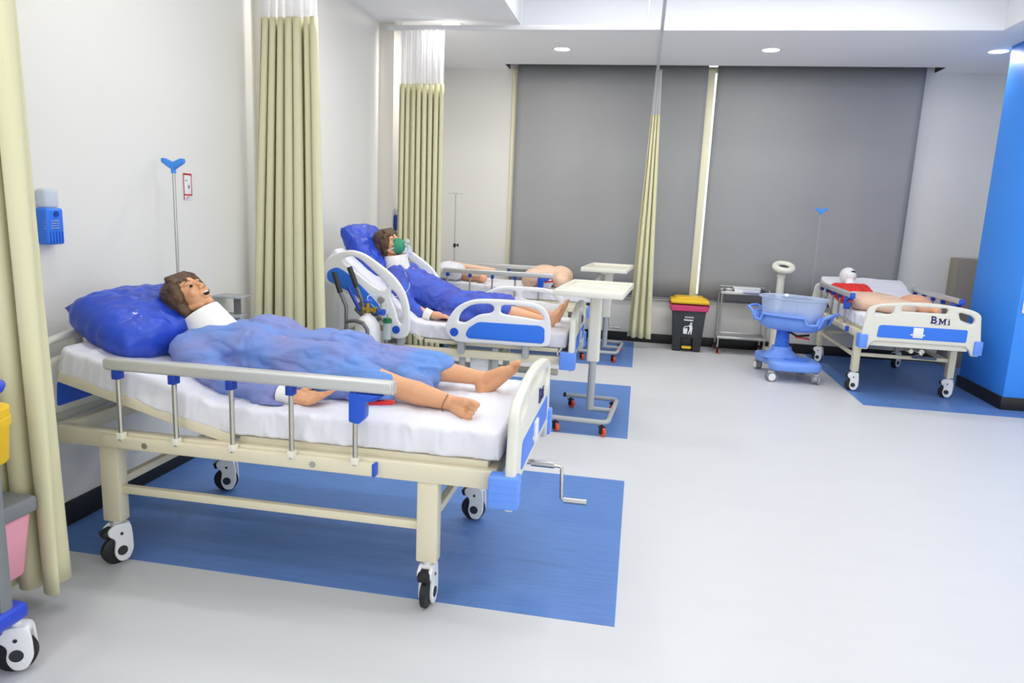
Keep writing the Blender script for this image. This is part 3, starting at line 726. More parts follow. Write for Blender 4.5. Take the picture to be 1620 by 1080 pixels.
def hair_mesh(P, R, long=.0):
    b = MB()
    b.ell(P(0, -.030, .040), (.093, .100, .094), R=R); b.ell(P(0, -.045, .0), (.090, .085, .085), R=R)
    for q in (-1, 1):
        b.cap(P(q*.070, .030, .060), P(q*.082, .020, -.01), .026, .02); b.cap(P(q*.080, .0, .02), P(q*.076, -.012, (-.07-long if q < 0 else -.02)), .030, .024)
        b.cap(P(q*.050, -.06, .0), P(q*.045, -.06, -.085-long if q < 0 else -.03), .05, .04)
    b.cap(P(0, -.08, .0), P(0, -.07, -.09-long), .045, .04)
    for i in range(9):
        x = -.064+.016*i; b.cap(P(x*.8, .03, .108), P(x*1.05, .072+.006*math.cos(i*2.2)-abs(x)*.28, .062+.012*math.sin(i*1.7)), .017, .010)
    c = P(0, 0, 0)
    return remesh(b, .0035, 12, lambda p, n: .0022*noise.noise(V(((p-c).dot(R.col[0])*95+8*noise.noise(p*9), (p-c).dot(R.col[1])*26, (p-c).dot(R.col[2])*14)))+.0012*noise.noise(V(((p-c).dot(R.col[0])*210, (p-c).dot(R.col[1])*40, (p-c).dot(R.col[2])*22))))

def features(root, org, P, R, mouth_open=True):
    for q in (-1, 1):
        b = MB(); b.ell(P(q*.029, .0815, .008), (.0095, .0075, .006), R=R); o = b.build('eye', 'dark', root, off=org)
    b = MB(); b.ell(P(0, .0905, -.060), (.017, .010, .0085), R=R); b.build('mouth', 'dark', root, off=org)
    b = MB(); b.ell(P(0, .0960, -.0545), (.014, .006, .0042), R=R); b.build('teeth', 'teeth', root, off=org)
    for q in (-1, 1):
        b = MB(); b.tube([P(q*.013, .088, .030), P(q*.03, .088, .036), P(q*.048, .076, .031)], [.0015, .0022, .001], seg=6); b.build('eyebrow', 'seam', root, off=org)

def wrinkle(seed, amp, dirv, sc=1.0):
    D = V(dirv).normalized(); off = V((seed*3.1, seed*1.7, -seed))
    def f(p, n):
        q = p-D*(p.dot(D))*.55+.03*V((noise.noise(p*7+off), noise.noise(p*7-off), 0))
        t = 0
        for k, (fr, am, wd) in enumerate(((4.5, 1.0, .16), (8, .75, .15), (14, .42, .16), (26, .16, .2))):
            v = noise.noise(q*fr*sc+off*(k+1)); t += am*math.exp(-(v/wd)**2)*(1 if k % 2 else -1)
        return amp*t*.55
    return f
def ring(b, c, d, r0, r1, h, m=None, sx=1, sy=1, t=.006):
    """open cuff or collar around axis d"""
    b.lathe([(r0, 0), (r0+.004, h*.03), (r1+.002, h*.97), (r1, h), (r1-t, h), (r0-t, 0), (r0, 0)], c, m, axis=d, sx=sx, sy=sy)

# --- mannequin on the nearest bed
def mannequin_near():
    org = V((-1.40, 3.04, .775)); r = empty('training_mannequin', org, 'lifelike mannequin lying on the nearest bed, sky blue gown and white neck collar', 'mannequin')
    hc = V((-2.085, 3.03, 1.150))
    b = MB(); P, R, ax = head(b, hc, (.60, -.22, .70), (-.74, 0, .66))
    neck = V((-2.01, 3.04, .985)); b.cap(P(0, -.02, -.05), neck, .052, .056); b.cap(neck, V((-1.93, 3.04, .955)), .06, .08)
    sh = [V((-1.98, 2.86, .925)), V((-1.98, 3.22, .935))]; b.cap(sh[0], sh[1], .055, .055)
    el = [V((-1.72, 2.73, .84)), V((-1.72, 3.34, .85))]; wr = [V((-1.43, 2.715, .806)), V((-1.46, 3.33, .84))]
    for i in (0, 1): b.cap(sh[i], el[i], .046, .038); b.cap(el[i], wr[i], .038, .026)
    for y in (2.97, 3.11): b.cap((-1.9, y, .94), (-1.68, y, .92), .095, .10)
    for y in (2.98, 3.10): b.cap((-1.68, y, .92), (-1.35, y, .88), .095, .105)
    hip = [V((-1.33, 2.95, .875)), V((-1.33, 3.13, .875))]; kn = [V((-.99, 2.86, .845)), V((-1.0, 3.16, .875))]; an = [V((-.745, 2.815, .812)), V((-.69, 3.19, .835))]
    for i in (0, 1):
        b.cap(hip[i], kn[i], .088, .052); b.cap(kn[i], kn[i].lerp(an[i], .4), .05, .052); b.cap(kn[i].lerp(an[i], .4), an[i], .051, .033)
    foot(b, an[0], (.46, -.84, .16), (-.72, -.48, .35), (.22, .12, .95), k=1.0)
    foot(b, an[1], (.66, .06, .68), (-.62, .25, .6), (.1, -1, .15), k=1.08)
    hand(b, wr[0]+V((.02, 0, 0)), V((1, -.02, -.02)), V((-.1, .15, 1)), V((.1, 1, .35)), curl=.24, k=1.18)
    hand(b, wr[1], V((1, .0, -.1)), V((0, 0, -1)), V((0, -1, 0)), curl=.2)
    mobj('body', remesh(b, .0036, 5), 'skin', r, org)
    features(r, org, P, R)
    mobj('hair', hair_mesh(P, R), 'hair', r, org)
    b = MB(); ring(b, V((-1.945, 3.025, .975)), V((-.52, -.02, .70)), .108, .088, .135, sx=1.0); b.build('neck_collar', 'collar', r, off=org)
    for i in (0, 1): b = MB(); ring(b, wr[i]-V((.035, 0, 0)), V((1, 0, 0)), .037, .035, .06); b.build('cuff', 'collar', r, off=org)
    # joint rings at the ankles
    for i, (c, d) in enumerate(((an[0]+V((.0, -.008, -.004)), (.75, -.4, .15)), (an[1]+V((.012, 0, -.008)), (.85, 0, -.05)))):
        b = MB(); S_, U_, D_ = basis(d); b.tube([c+(S_*cos(2*pi*k/24)+U_*sin(2*pi*k/24)*1.0)*.0385+D_*.012*sin(4*pi*k/24) for k in range(24)], .0016, closed=True, seg=6); b.build('ankle_joint', 'seam', r, off=org)
    # gown
    b = MB()
    b.cap((-2.00, 2.88, .93), (-2.00, 3.20, .935), .078, .075)
    for i in (0, 1): b.cap(sh[i], el[i]+V((0, 0, .0)), .082, .066); b.cap(el[i], wr[i]-V((.07, 0, .0)), .062, .046)
    for y in (2.93, 3.15): b.cap((-1.93, y, .935), (-1.68, y, .935), .105, .125)
    for y in (2.93, 3.04, 3.15): b.cap((-1.90, y, .945), (-1.72, y, .96), .095, .10)
    b.ell((-1.76, 2.97, .985), (.12, .095, .085)); b.ell((-1.76, 3.13, .99), (.12, .095, .085))
    for y in (2.90, 3.04, 3.18): b.cap((-1.68, y, .91), (-1.30, y, .895), .115, .12)
    for x1, y0, y1 in ((-1.09, 2.93, 2.87), (-1.02, 3.05, 3.02), (-.99, 3.15, 3.20)): b.cap((-1.32, y0, .885), (x1, y1, .855), .112, .076)
    b.cap((-1.25, 3.08, .88), (-.93, 3.11, .862), .10, .075); b.cap((-1.25, 3.15, .885), (-.90, 3.18, .872), .10, .078)
    b.cap((-1.3, 2.86, .84), (-1.12, 2.82, .82), .07, .045); b.cap((-1.3, 3.2, .85), (-.97, 3.26, .82), .08, .05)
    b.cap((-1.10, 2.86, .85), (-1.045, 2.85, .845), .080, .070); b.cap((-1.0, 3.19, .87), (-.885, 3.19, .865), .073, .066); b.cap((-.99, 3.0, .835), (-.92, 3.02, .82), .06, .05)
    b.box((-1.36, 3.04, .80), (.60, .50, .06), bev=.02); b.box((-1.72, 3.04, .845), (.40, .50, .06), bev=.02, rot=Matrix.Rotation(radians(12), 3, 'Y'))
    b.cap((-1.62, 2.72, .795), (-1.50, 2.665, .785), .03, .02); b.ell((-1.47, 2.66, .782), (.06, .035, .012))
    me = remesh(b, .0065, 7, wrinkle(3, .026, (1, .45, 0)))
    mobj('gown', me, 'gown', r, org)
    return r
mannequin_near()

def mannequin_middle():
    org = V((-1.45, 5.63, .735)); r = empty('training_mannequin', org, 'mannequin propped up on the middle bed, deep blue gown, oxygen mask on its face', 'mannequin')
    hc = V((-2.035, 5.62, 1.305))
    b = MB(); P, R, ax = head(b, hc, (.88, -.20, .32), (-.42, 0, .90))
    neck = V((-2.0, 5.64, 1.175)); b.cap(P(0, -.02, -.05), neck, .052, .056)
    sh = [V((-1.92, 5.46, 1.06)), V((-1.92, 5.82, 1.06))]; b.cap(sh[0], sh[1], .055); b.cap(neck, (-1.93, 5.64, 1.08), .06, .08)
    el = [V((-1.80, 5.36, .86)), V((-1.76, 5.92, .88))]; wr = [V((-1.60, 5.36, .782)), V((-1.52, 5.90, .80))]
    for i in (0, 1): b.cap(sh[i], el[i], .046, .038); b.cap(el[i], wr[i], .038, .027)
    for y in (5.57, 5.71): b.cap((-1.9, y, 1.03), (-1.5, y, .83), .095, .10)
    hip = [V((-1.42, 5.54, .83)), V((-1.42, 5.72, .83))]; kn = [V((-1.05, 5.47, .845)), V((-1.05, 5.76, .86))]; an = [V((-.69, 5.49, .775)), V((-.67, 5.72, .785))]
    for i in (0, 1):
        b.cap(hip[i], kn[i], .088, .054); b.cap(kn[i], kn[i].lerp(an[i], .4), .05, .050); b.cap(kn[i].lerp(an[i], .4), an[i], .049, .034)
        foot(b, an[i], (.38, -.25 if i == 0 else .10, .88), (-.9, 0, .35), (0, 1 if i == 0 else -1, 0), k=1.0)
    hand(b, wr[0]+V((.03, 0, 0)), V((1, .02, -.06)), V((0, 0, -1)), V((0, 1, -.1)), curl=.2, k=1.25); hand(b, wr[1], V((1, -.05, -.15)), V((0, 0, -1)), V((0, -1, 0)), curl=.25, k=1.1)
    mobj('body', remesh(b, .0045, 5), 'skin3', r, org)
    features(r, org, P, R)
    mobj('hair', hair_mesh(P, R, -.01), 'hair', r, org)
    b = MB(); ring(b, V((-1.965, 5.63, 1.10)), V((-.12, -.05, .9)), .105, .092, .12, sx=1.05); b.build('neck_collar', 'collar', r, off=org)
    for i in (0, 1): b = MB(); ring(b, wr[i]-V((.04, 0, -.01)), V((1, 0, -.35)), .043, .041, .06); b.build('cuff', 'collar', r, off=org)
    b = MB()
    b.cap((-1.93, 5.47, 1.06), (-1.93, 5.81, 1.06), .08)
    for i in (0, 1): b.cap(sh[i], el[i], .085, .078); b.cap(el[i], wr[i]-V((.08, 0, -.005)), .072, .05)
    for y in (5.53, 5.64, 5.75): b.cap((-1.90, y, 1.02), (-1.50, y, .85), .125, .115)
    b.ell((-1.80, 5.58, 1.04), (.10, .09, .07)); b.ell((-1.80, 5.73, 1.03), (.10, .09, .07))
    for y0, y1 in ((5.52, 5.46), (5.64, 5.62), (5.74, 5.77)): b.cap((-1.48, y0, .84), (-1.04, y1, .848), .115, .090)
    b.box((-1.28, 5.63, .77), (.5, .5, .06), bev=.02)
    mobj('gown', remesh(b, .0075, 7, wrinkle(8, .026, (.5, .5, .5))), 'gown2', r, org)
    # oxygen mask, strap and tubing
    l, f, u = ax; mo = P(0, .09, -.045); ro = empty('oxygen_mask', mo, 'green clear oxygen mask with thin tubing on mannequin in middle bed', 'mask')
    b = MB(); R2 = Matrix((l, f, u)).transposed()
    b.lathe([(.052, -.030), (.060, -.034), (.057, -.012), (.043, .026), (.024, .046), (.011, .052), (.009, .052)], mo+u*.006, axis=f, sx=.95, sy=1.2); b.build('mask_shell', 'maskg', ro, off=mo)
    b = MB(); b.cyl(mo+f*.040, mo+f*.085-u*.02, .010, .012); b.ell(mo+f*.075-u*.055, (.017, .022, .045), R=R2); b.ell(mo+f*.09+u*.015, (.02, .012, .02), R=R2); b.build('connector', 'frost', ro, off=mo)
    b = MB(); b.tube([mo-f*.01+l*.045, mo-f*.06+l*.082-u*.005, mo-f*.12+l*.075-u*.01], .0028, seg=6); b.tube([mo-f*.01-l*.045, mo-f*.06-l*.086-u*.005, mo-f*.12-l*.08-u*.01], .0028, seg=6); b.build('strap', 'white', ro, off=mo)
    pts = [mo+f*.09-u*.03, V((-1.85, 5.48, 1.12)), V((-1.78, 5.40, 1.00)), V((-1.80, 5.30, .935)), V((-1.86, 5.20, .925)), V((-1.95, 5.06, .95)), V((-1.97, 4.99, .93)), V((-1.90, 4.98, .86)), V((-1.84, 4.985, .84))]
    pp = []
    for i in range(len(pts)-1):
        a, c, d, e = (pts[max(0, min(len(pts)-1, i+j))] for j in (-1, 0, 1, 2))
        for t in range(6): t /= 6; pp.append(.5*((2*c)+(d-a)*t+(2*a-5*c+4*d-e)*t*t+(3*c-a-3*d+e)*t**3))
    pp.append(pts[-1]); b = MB(); b.tube(pp, .0032, seg=7); b.build('tubing', 'frost', ro, off=mo)
    return r
mannequin_middle()

# ------------------------------------------------------------------ training models on the far left bed
def far_bed_models():
    z = .785
    o = pillow((-2.14, 8.02, .90), (.30, .52, .20), Euler((0, radians(8), .1)), 'white pillow at head of the furthest left bed', 6, 'sheet', .008)
    org = V((-1.95, 8.0, z)); b = MB()
    b.cap((-2.12, 8.05, .93), (-1.98, 8.02, .86), .045, .055); b.cap((-1.98, 8.02, .86), (-1.78, 8.0, .85), .065, .06); hand(b, V((-2.1, 8.05, .92)), V((-.8, .1, .45)), V((0, -1, 0)), V((.3, 0, 1)), curl=.5, k=.9)
    b.cap((-1.8, 8.0, .85), (-1.74, 7.95, .835), .06, .045)
    tag(mobj('arm_model', remesh(b, .006, 4), 'skin3', None, None), 'peach arm training model resting near the pillow of furthest left bed', 'training model')
    b = MB(); b.cap((-2.06, 7.9, .90), (-1.80, 7.93, .875), .028, .03); b.cap((-2.13, 8.2, .955), (-1.68, 8.2, .90), .035, .045)
    tag(mobj('arm_model', remesh(b, .006, 4), 'skin2', None, None), 'slender pink arm training model behind the far bed rail', 'training model')
    b = MB()
    b.ell((-1.05, 8.1, .90), (.20, .17, .125)); b.ell((-.88, 8.12, .90), (.15, .19, .12)); b.ell((-1.17, 7.98, .88), (.12, .10, .10)); b.cap((-.85, 8.0, .88), (-.84, 7.86, .86), .10, .09); b.cap((-1.18, 8.02, .88), (-1.2, 7.86, .85), .095, .085)
    tag(mobj('pelvis_model', remesh(b, .008, 8), 'skin2', None, None), 'flesh-coloured pelvis training model on foot of furthest left bed', 'training model')
    b = MB(); b.ell((-1.0, 7.82, .84), (.08, .04, .05)); b.box((-1.02, 7.84, .80), (.16, .08, .05), bev=.02)
    tag(mobj('folded_cloth', remesh(b, .008, 3, wrinkle(2, .012, (1, 0, 0))), 'sheet', None, None), 'white crumpled cloth against the pelvis training model', 'cloth')
far_bed_models()

# ------------------------------------------------------------------ models on the right bed
def right_bed_models():
    # resuscitation torso: white head, red shirt
    org = V((2.32, 8.35, .80)); r = empty('resuscitation_torso', org, 'resuscitation torso with white head and red shirt lying on right bed', 'training model')
    b = MB(); c = V((2.36, 8.68, 1.04)); f = V((.25, -.35, .90)).normalized(); u = V((-.1, .93, .36)); u = (u-u.dot(f)*f).normalized(); l = u.cross(f); R = Matrix((l, f, u)).transposed(); P = lambda x, y, z: c+l*x+f*y+u*z
    b.ell(P(0, 0, .01), (.085, .098, .11), R=R); b.ell(P(0, .03, -.05), (.062, .062, .07), R=R); b.ell(P(0, .085, -.01), (.012, .014, .02), R=R)
    b.cap(P(0, -.01, -.06), (2.36, 8.55, .95), .045, .055)
    mobj('head', remesh(b, .005, 5), 'white', r, org)
    b = MB(); b.ell(P(0, .092, -.06), (.026, .012, .010), R=R); b.build('mouth', 'dark', r, off=org)
    b = MB(); b.cap((2.20, 8.50, .90), (2.50, 8.50, .90), .075); b.cap((2.22, 8.48, .885), (2.25, 8.22, .86), .085, .085); b.cap((2.48, 8.48, .885), (2.45, 8.22, .86), .085, .085); b.cap((2.35, 8.45, .89), (2.35, 8.2, .865), .1, .09)
    b.box((2.35, 8.33, .83), (.36, .36, .09), bev=.03)
    mobj('red_shirt', remesh(b, .007, 6, wrinkle(4, .01, (0, 1, 0))), 'redc', r, org)
    # abdomen / buttock trainers
    b = MB(); b.box((2.40, 7.85, .85), (.42, .46, .17), bev=.07, rot=Matrix.Rotation(.15, 3, 'Z'), seg=4); b.ell((2.52, 7.6, .84), (.22, .2, .085)); b.ell((2.33, 7.72, .85), (.2, .25, .10))
    tag(mobj('torso_model', remesh(b, .008, 10), 'skin2', None, None), 'beige torso training block lying in front of the red-shirted dummy', 'training model')
    b = MB(); b.ell((2.86, 8.0, .85), (.15, .2, .085)); b.ell((2.82, 7.75, .83), (.13, .16, .07)); b.cap((2.93, 7.9, .83), (2.93, 7.6, .82), .06, .045)
    tag(mobj('torso_model', remesh(b, .008, 8), 'skin3', None, None), 'smaller pink training model on the blue column side of right bed', 'training model')
right_bed_models()

# ------------------------------------------------------------------ overbed tables
def overbed_table(loc, label, ztop=1.0):
    r = empty('overbed_table', loc, label, 'table', rz=radians(-4))
    Z = ztop; b = MB()
    L, D = .84, .40   # tray long along y
    b.box((0, 0, Z-.012), (D+.08, L+.05, .016), bev=.004)
    b.box((0, -(L+.05)/2, Z), (D+.10, .022, .042), bev=.006); b.box((0, (L+.05)/2, Z), (D+.10, .022, .042), bev=.006)
    b.box((-(D+.08)/2, 0, Z), (.022, L+.05, .042), bev=.006); b.box(((D+.08)/2, 0, Z), (.022, L+.05, .042), bev=.006)
    b.build('tray', 'cream2', r)
    b = MB(); b.prism(rpoly([(-.17, Z-.025), (.12, Z-.025), (.06, Z-.075), (-.06, Z-.075)], .01), 'y', -.05, .05, bev=.005); b.build('tray_bracket', 'cream2', r)
    b = MB(); b.mesh(plate(rrect(-.048, -.036, .048, .036, .02), [], .50, .004), Matrix.Translation((0.01, 0, Z-.315))); b.build('column', 'cream2', r)
    b = MB(); b.cyl((.01, 0, .10), (.01, 0, Z-.5), .030); b.build('lower_column', 'greyp', r)
    b = MB()
    base = [(-.24, .35), (.14, .35), (.175, .335), (.19, .30), (.19, -.30), (.175, -.335), (.14, -.35), (-.24, -.35)]
    b.tube([(x, y, .105) for x, y in base], .019, seg=12); b.tube([(.01, -.0, .105), (.19, 0, .105)], .019)
    b.build('base', 'greyp', r)
    for y in (-.35, .35): b = MB(); b.cyl((-.238, y, .105), (-.262, y, .105), .019); b.build('end_cap', 'black', r)
    for x, y, a in ((-.20, .35, -.5), (.15, .35, .6), (-.20, -.35, -.7), (.15, -.35, -.6)): small_caster(r, (x, y, .088), a)
    return r
overbed_table((-.31, 5.47, 0), 'cream overbed table with orange casters beside the middle bed', 1.055)
overbed_table((-.34, 8.2, 0), 'cream overbed table with orange casters beside the furthest left bed', 1.02)

# ------------------------------------------------------------------ IV poles
def iv_pole(x, y, z0, z1, label, style=0, rr=.008, top=None):
    r = empty('drip_pole', (x, y, z0), label, 'drip stand'); h = z1-z0
    b = MB(); b.cyl((0, 0, 0), (0, 0, h), rr); b.build('pole', 'steel' if style < 2 else 'chrome', r)
    if style == 1:
        b = MB()
        for sd in (-1, 1):
            b.prism(rpoly([(0, h-.035), (0, h+.01), (sd*.045, h+.03), (sd*.068, h+.03), (sd*.068, h+.008), (sd*.04, h-.01)], .006), 'y', -.011, .011, bev=.003)
        b.cyl((0, 0, h-.05), (0, 0, h+.005), .013)
        b.build('hook_head', 'hook', r)
        b = MB(); b.box((0, 0, .012), (.03, .03, .024), bev=.003); b.build('socket', 'steel', r)
    else:
        b = MB(); b.tube([(-.09, 0, h+.012), (-.085, 0, h-.004), (0, 0, h), (.085, 0, h-.004), (.09, 0, h+.012)], .003); b.tube([(0, -.09, h+.012), (0, -.085, h-.004), (0, 0, h), (0, .085, h-.004), (0, .09, h+.012)], .003); b.build('hooks', 'steel', r)
        b = MB(); b.cyl((0, 0, h*.62), (0, 0, h*.62+.05), .016); b.tube([(0, 0, h*.62+.025), (.05, 0, h*.62+.03)], .008); b.cyl((.045, 0, h*.62+.01), (.045, 0, h*.62+.05), .009); b.build('height_knob', 'black', r)
        b = MB()
        for k in range(5): a = 2*pi*k/5; b.tube([(0, 0, .1), (.1*cos(a), .1*sin(a), .085), (.26*cos(a), .26*sin(a), .06)], .01)
        b.cyl((0, 0, .05), (0, 0, .2), .016); b.build('base', 'steel', r)
        for k in range(5): a = 2*pi*k/5; small_caster(r, (.25*cos(a), .25*sin(a), .058), a, 'black', .02)
    return r
iv_pole(-2.545, 3.6, .60, 1.79, 'steel drip pole with blue hook head behind the nearest bed', 1, .008)
iv_pole(-2.37, 9.0, 0, 1.80, 'thin grey drip stand with black knob by the back wall', 0, .007)
iv_pole(2.06, 9.0, .55, 1.77, 'very thin drip pole with blue hook head at right bed head', 1, .004)

# ------------------------------------------------------------------ small column stand beside the near bed
r = empty('side_stand', (-2.55, 4.2, 0), 'grey square-post stand with small flat top behind the nearest bed', 'stand')
b = MB(); b.box((0, 0, .5), (.036, .036, .98), bev=.006); b.build('post', 'dsteel', r)
b = MB(); b.box((-.04, 0, .995), (.19, .16, .012), bev=.003); b.build('top_plate', 'greyp', r)
b = MB(); b.box((-.04, 0, .87), (.14, .14, .012), bev=.003); b.box((.0, 0, .865), (.07, .06, .03), bev=.006); b.build('lower_shelf', 'greyp', r)
b = MB(); b.box((0, 0, .03), (.2, .34, .03), bev=.008)
b.build('base', 'greyp', r)
for x in (-.07, .07):
    for y in (-.14, .14): small_caster(r, (x, y, .03+.0), 0, 'black', .013)

# ------------------------------------------------------------------ wall things
r = empty('wall_dispenser', (-2.68, 2.85, 1.38), 'blue dispenser with frosted cover on the left wall beside curtain', 'dispenser')
b = MB(); b.box((.03, 0, .08), (.06, .10, .165), bev=.012, seg=3); b.build('body', 'panel', r)
b = MB(); b.box((.026, 0, .205), (.05, .085, .085), bev=.014, seg=3); b.build('frosted_cover', 'frost', r)
b = MB(); b.cyl((.058, .005, .135), (.064, .005, .135), .013); b.build('button', 'dblue', r)
b = MB()
for k in range(4): b.tube([(.05, -.053, .07+.011*k), (.066, 0, .072+.011*k), (.05, .053, .07+.011*k)], .0014, seg=6)
b.build('wire_band', 'steel', r)
b = MB()
for k in range(5): b.box((.061, -.034+.017*k, .032), (.004, .003, .05), bev=.001)
b.build('ribs', 'blue', r)
r = empty('wall_sign', (-2.679, 3.91, 1.60), 'small white notice with red borders on the left wall', 'sign')
b = MB(); b.box((.002, 0, .075), (.003, .078, .155), bev=.0005); b.build('board', 'white', r)
b = MB(); b.box((.005, 0, .148), (.003, .078, .010), bev=0); b.box((.005, 0, .028), (.003, .078, .008), bev=0); b.box((.005, -.037, .075), (.003, .004, .155), bev=0); b.box((.005, .037, .09), (.003, .002, .12), bev=0); b.box((.005, .0, .015), (.003, .02, .003), bev=0); b.build('red_border', 'red', r)
b = MB(); b.box((.005, -.012, .112), (.003, .014, .006), bev=0); b.box((.005, .01, .075), (.003, .01, .02), bev=0); b.box((.005, -.012, .006), (.003, .016, .004), bev=0); b.build('print', 'midgrey', r)
r = empty('wall_dispenser', (-2.53, 7.18, 1.36), 'blue dispenser on the left wall mostly hidden by the middle curtain', 'dispenser')
b = MB(); b.box((.055, 0, .08), (.11, .155, .16), bev=.02, seg=3); b.build('body', 'dblue', r)
b = MB(); b.box((.05, 0, .2), (.09, .13, .08), bev=.018, seg=3); b.build('frosted_cover', 'frost', r)
b = MB(); b.box((3.50, 7.055, .975), (.16, .03, .15), bev=.01); b.box((3.50, 7.038, .96), (.1, .006, .08), bev=.002)
tag(b.build('wall_switch', 'white'), 'white control box mounted on the blue column', 'box')
b = MB(); b.box((3.95, 9.20, .645), (.60, .22, 1.29), bev=.006); c = tag(b.build('storage_cabinet', 'cupb'), 'tall grey-brown cabinet partly hidden behind the blue column', 'cabinet')
b = MB(); b.box((3.95, 9.088, .645), (.56, .012, 1.24), bev=.004); b.build('door', 'cupb', c)

# ------------------------------------------------------------------ pedal bin
r = empty('pedal_bin', (.645, 9.0, 0), 'black pedal bin with yellow lid and magenta liner under the blinds', 'bin')
b = MB(); b.prism([(-.165, 0), (-.075, 0), (-.07, .17), (.07, .17), (.075, 0), (.165, 0), (.205, .56), (-.205, .56)], 'y', -.16, -.02, bev=.006)
b.box((0, .07, .28), (.37, .22, .56), bev=.02, taper=.85); b.box((0, -.03, .1), (.16, .1, .18), bev=.004); b.build('body', 'blackp', r)
b = MB(); b.prism(rpoly([(-.215, .0), (.215, .0), (.235, .075), (-.235, .075)], .01), 'y', -.19, .19, bev=.012)
for v in b.bm.verts: v.co.z += .50+.012*noise.noise(v.co*12); v.co.y += .01*noise.noise(v.co*15)
b.build('bin_liner', 'magenta', r)
b = MB(); b.box((0, -.0, .615), (.46, .40, .05), bev=.02, taper=1.0, seg=3); b.prism([(-.2, .635), (.2, .635), (.16, .665), (-.16, .665)], 'y', -.14, .18, bev=.01); b.build('lid', 'yellow', r)
b = MB(); b.box((.0, -.165, .055), (.115, .06, .028), bev=.008); b.build('pedal', 'yellow', r)
b = MB(); y = -.162
def fl(pts): b.prism(pts, 'y', y-.003, y)
fl(rpoly([(-.05, .22), (-.005, .22), (-.002, .29), (-.055, .29)], .004)); fl([(-.053, .296), (-.035, .315), (0, .318), (.0, .309), (-.03, .306), (-.045, .292)])
b.lathe([(0.0001, -.002), (.013, -.002), (.013, .002), (.0001, .002)], (.035, y-.001, .352), axis=(0, 1, 0), seg=14)
fl(rpoly([(.018, .335), (.048, .335), (.056, .29), (.048, .215), (.036, .215), (.033, .262), (.016, .215), (.004, .22), (.02, .28), (.018, .31), (-.004, .326), (-.004, .318)], .003))
fl([(-.055, .385), (.055, .382), (.055, .398), (-.055, .401)])
for k in range(5): fl([(-.045+.022*k, .418), (-.03+.022*k, .418), (-.032+.022*k, .436), (-.043+.022*k, .436)])
b.build('printed_symbol', 'white', r)

# ------------------------------------------------------------------ steel trolley and things on it
tx, ty = 1.285, 9.02
r = empty('steel_trolley', (tx, ty, 0), 'stainless steel two-shelf trolley under the wide blind', 'trolley')
for x in (-.27, .27):
    for y in (-.17, .17): b = MB(); b.cyl((x, y, .085), (x, y, .79), .0105); b.build('leg', 'steel', r)
for z, nm in ((.755, 'top_shelf'), (.21, 'lower_shelf')):
    b = MB(); b.box((0, 0, z), (.57, .37, .006), bev=.001)
    for sd in (-1, 1): b.box((0, sd*.185, z), (.57, .008, .032), bev=.002); b.box((sd*.285, 0, z), (.008, .37, .032), bev=.002)
    b.build(nm, 'steel', r)
b = MB(); b.tube([(-.27, -.17, .79), (-.27, -.17, .805), (-.27, .17, .805), (.27, .17, .805), (.27, -.17, .805), (.27, -.17, .79)], .005, seg=8); b.build('guard_rail', 'steel', r)
for x in (-.27, .27):
    for y in (-.17, .17): small_caster(r, (x, y, .085), .6*x/.27+.4, 'pinkw', .032)
b = MB(); b.box((tx+.02, ty-.04, .785), (.30, .2, .045), bev=.01); b.box((tx+.02, ty-.04, .812), (.31, .21, .01), bev=.003); tag(b.build('instrument_tray', 'white'), 'white lidded tray in the middle of steel trolley top', 'tray')
b = MB(); b.lathe([(.001, 0), (.05, 0), (.07, .035), (.066, .035), (.047, .006), (.001, .006)], (tx-.19, ty-.08, .759)); tag(b.build('kidney_dish', 'steel'), 'round steel dish on left of the trolley top', 'dish')
b = MB(); b.box((tx-.14, ty-.15, .765), (.2, .06, .012), bev=.004); tag(b.build('folded_gauze', 'sheet'), 'flat folded gauze on front edge of the trolley top', 'cloth')
b = MB()
for k in range(7):
    a = .5*k; x0 = tx+.2+.012*cos(k*2.4); b.tube([(x0+.05*cos(a), ty-.05+.08*sin(a), .765+.006*k), (x0, ty-.06, .77+.006*k), (x0-.05*cos(a+.5), ty-.05-.07*sin(a+.5), .768+.006*k)], .005, seg=6)
tag(b.build('instrument_bundle', 'dsteel'), 'tangle of dark steel instruments on right of trolley top', 'instruments')
b = MB(); b.box((tx+.12, ty-.165, .763), (.3, .05, .008), bev=.002); tag(b.build('blue_wrap', 'dblue'), 'thin dark blue wrap along front right of trolley top', 'cloth')

# ------------------------------------------------------------------ ring-headed stand behind the cot
r = empty('ring_stand', (1.70, 9.02, 0), 'cream stand with ring-shaped head behind the blue baby cot', 'stand')
b = MB(); b.box((0, 0, .05), (.24, .28, .08), bev=.03, seg=3); b.build('base', 'cream2', r)
b = MB(); b.lathe([(.075, .08), (.06, .12), (.056, .60), (.05, .62), (.046, .62), (.044, .95), (.05, .955), (.05, 1.0), (.03, 1.02)], (0, 0, 0)); b.build('column', 'cream2', r)
c = V((.01, -.03, 1.085)); ax = V((.03, -.36, .93)).normalized()
b = MB(); S_, U_, D_ = basis(ax); b.tube([c+(S_*cos(2*pi*k/32)+U_*sin(2*pi*k/32))*.098 for k in range(32)], .038, closed=True, seg=14); b.cyl((0, 0, 1.0), c-ax*.03, .035, .045); b.build('ring_head', 'cream2', r)
b = MB(); b.lathe([(.001, -.012), (.075, -.012), (.075, .004), (.001, .004)], c, axis=ax); b.build('lens', 'blackp', r)

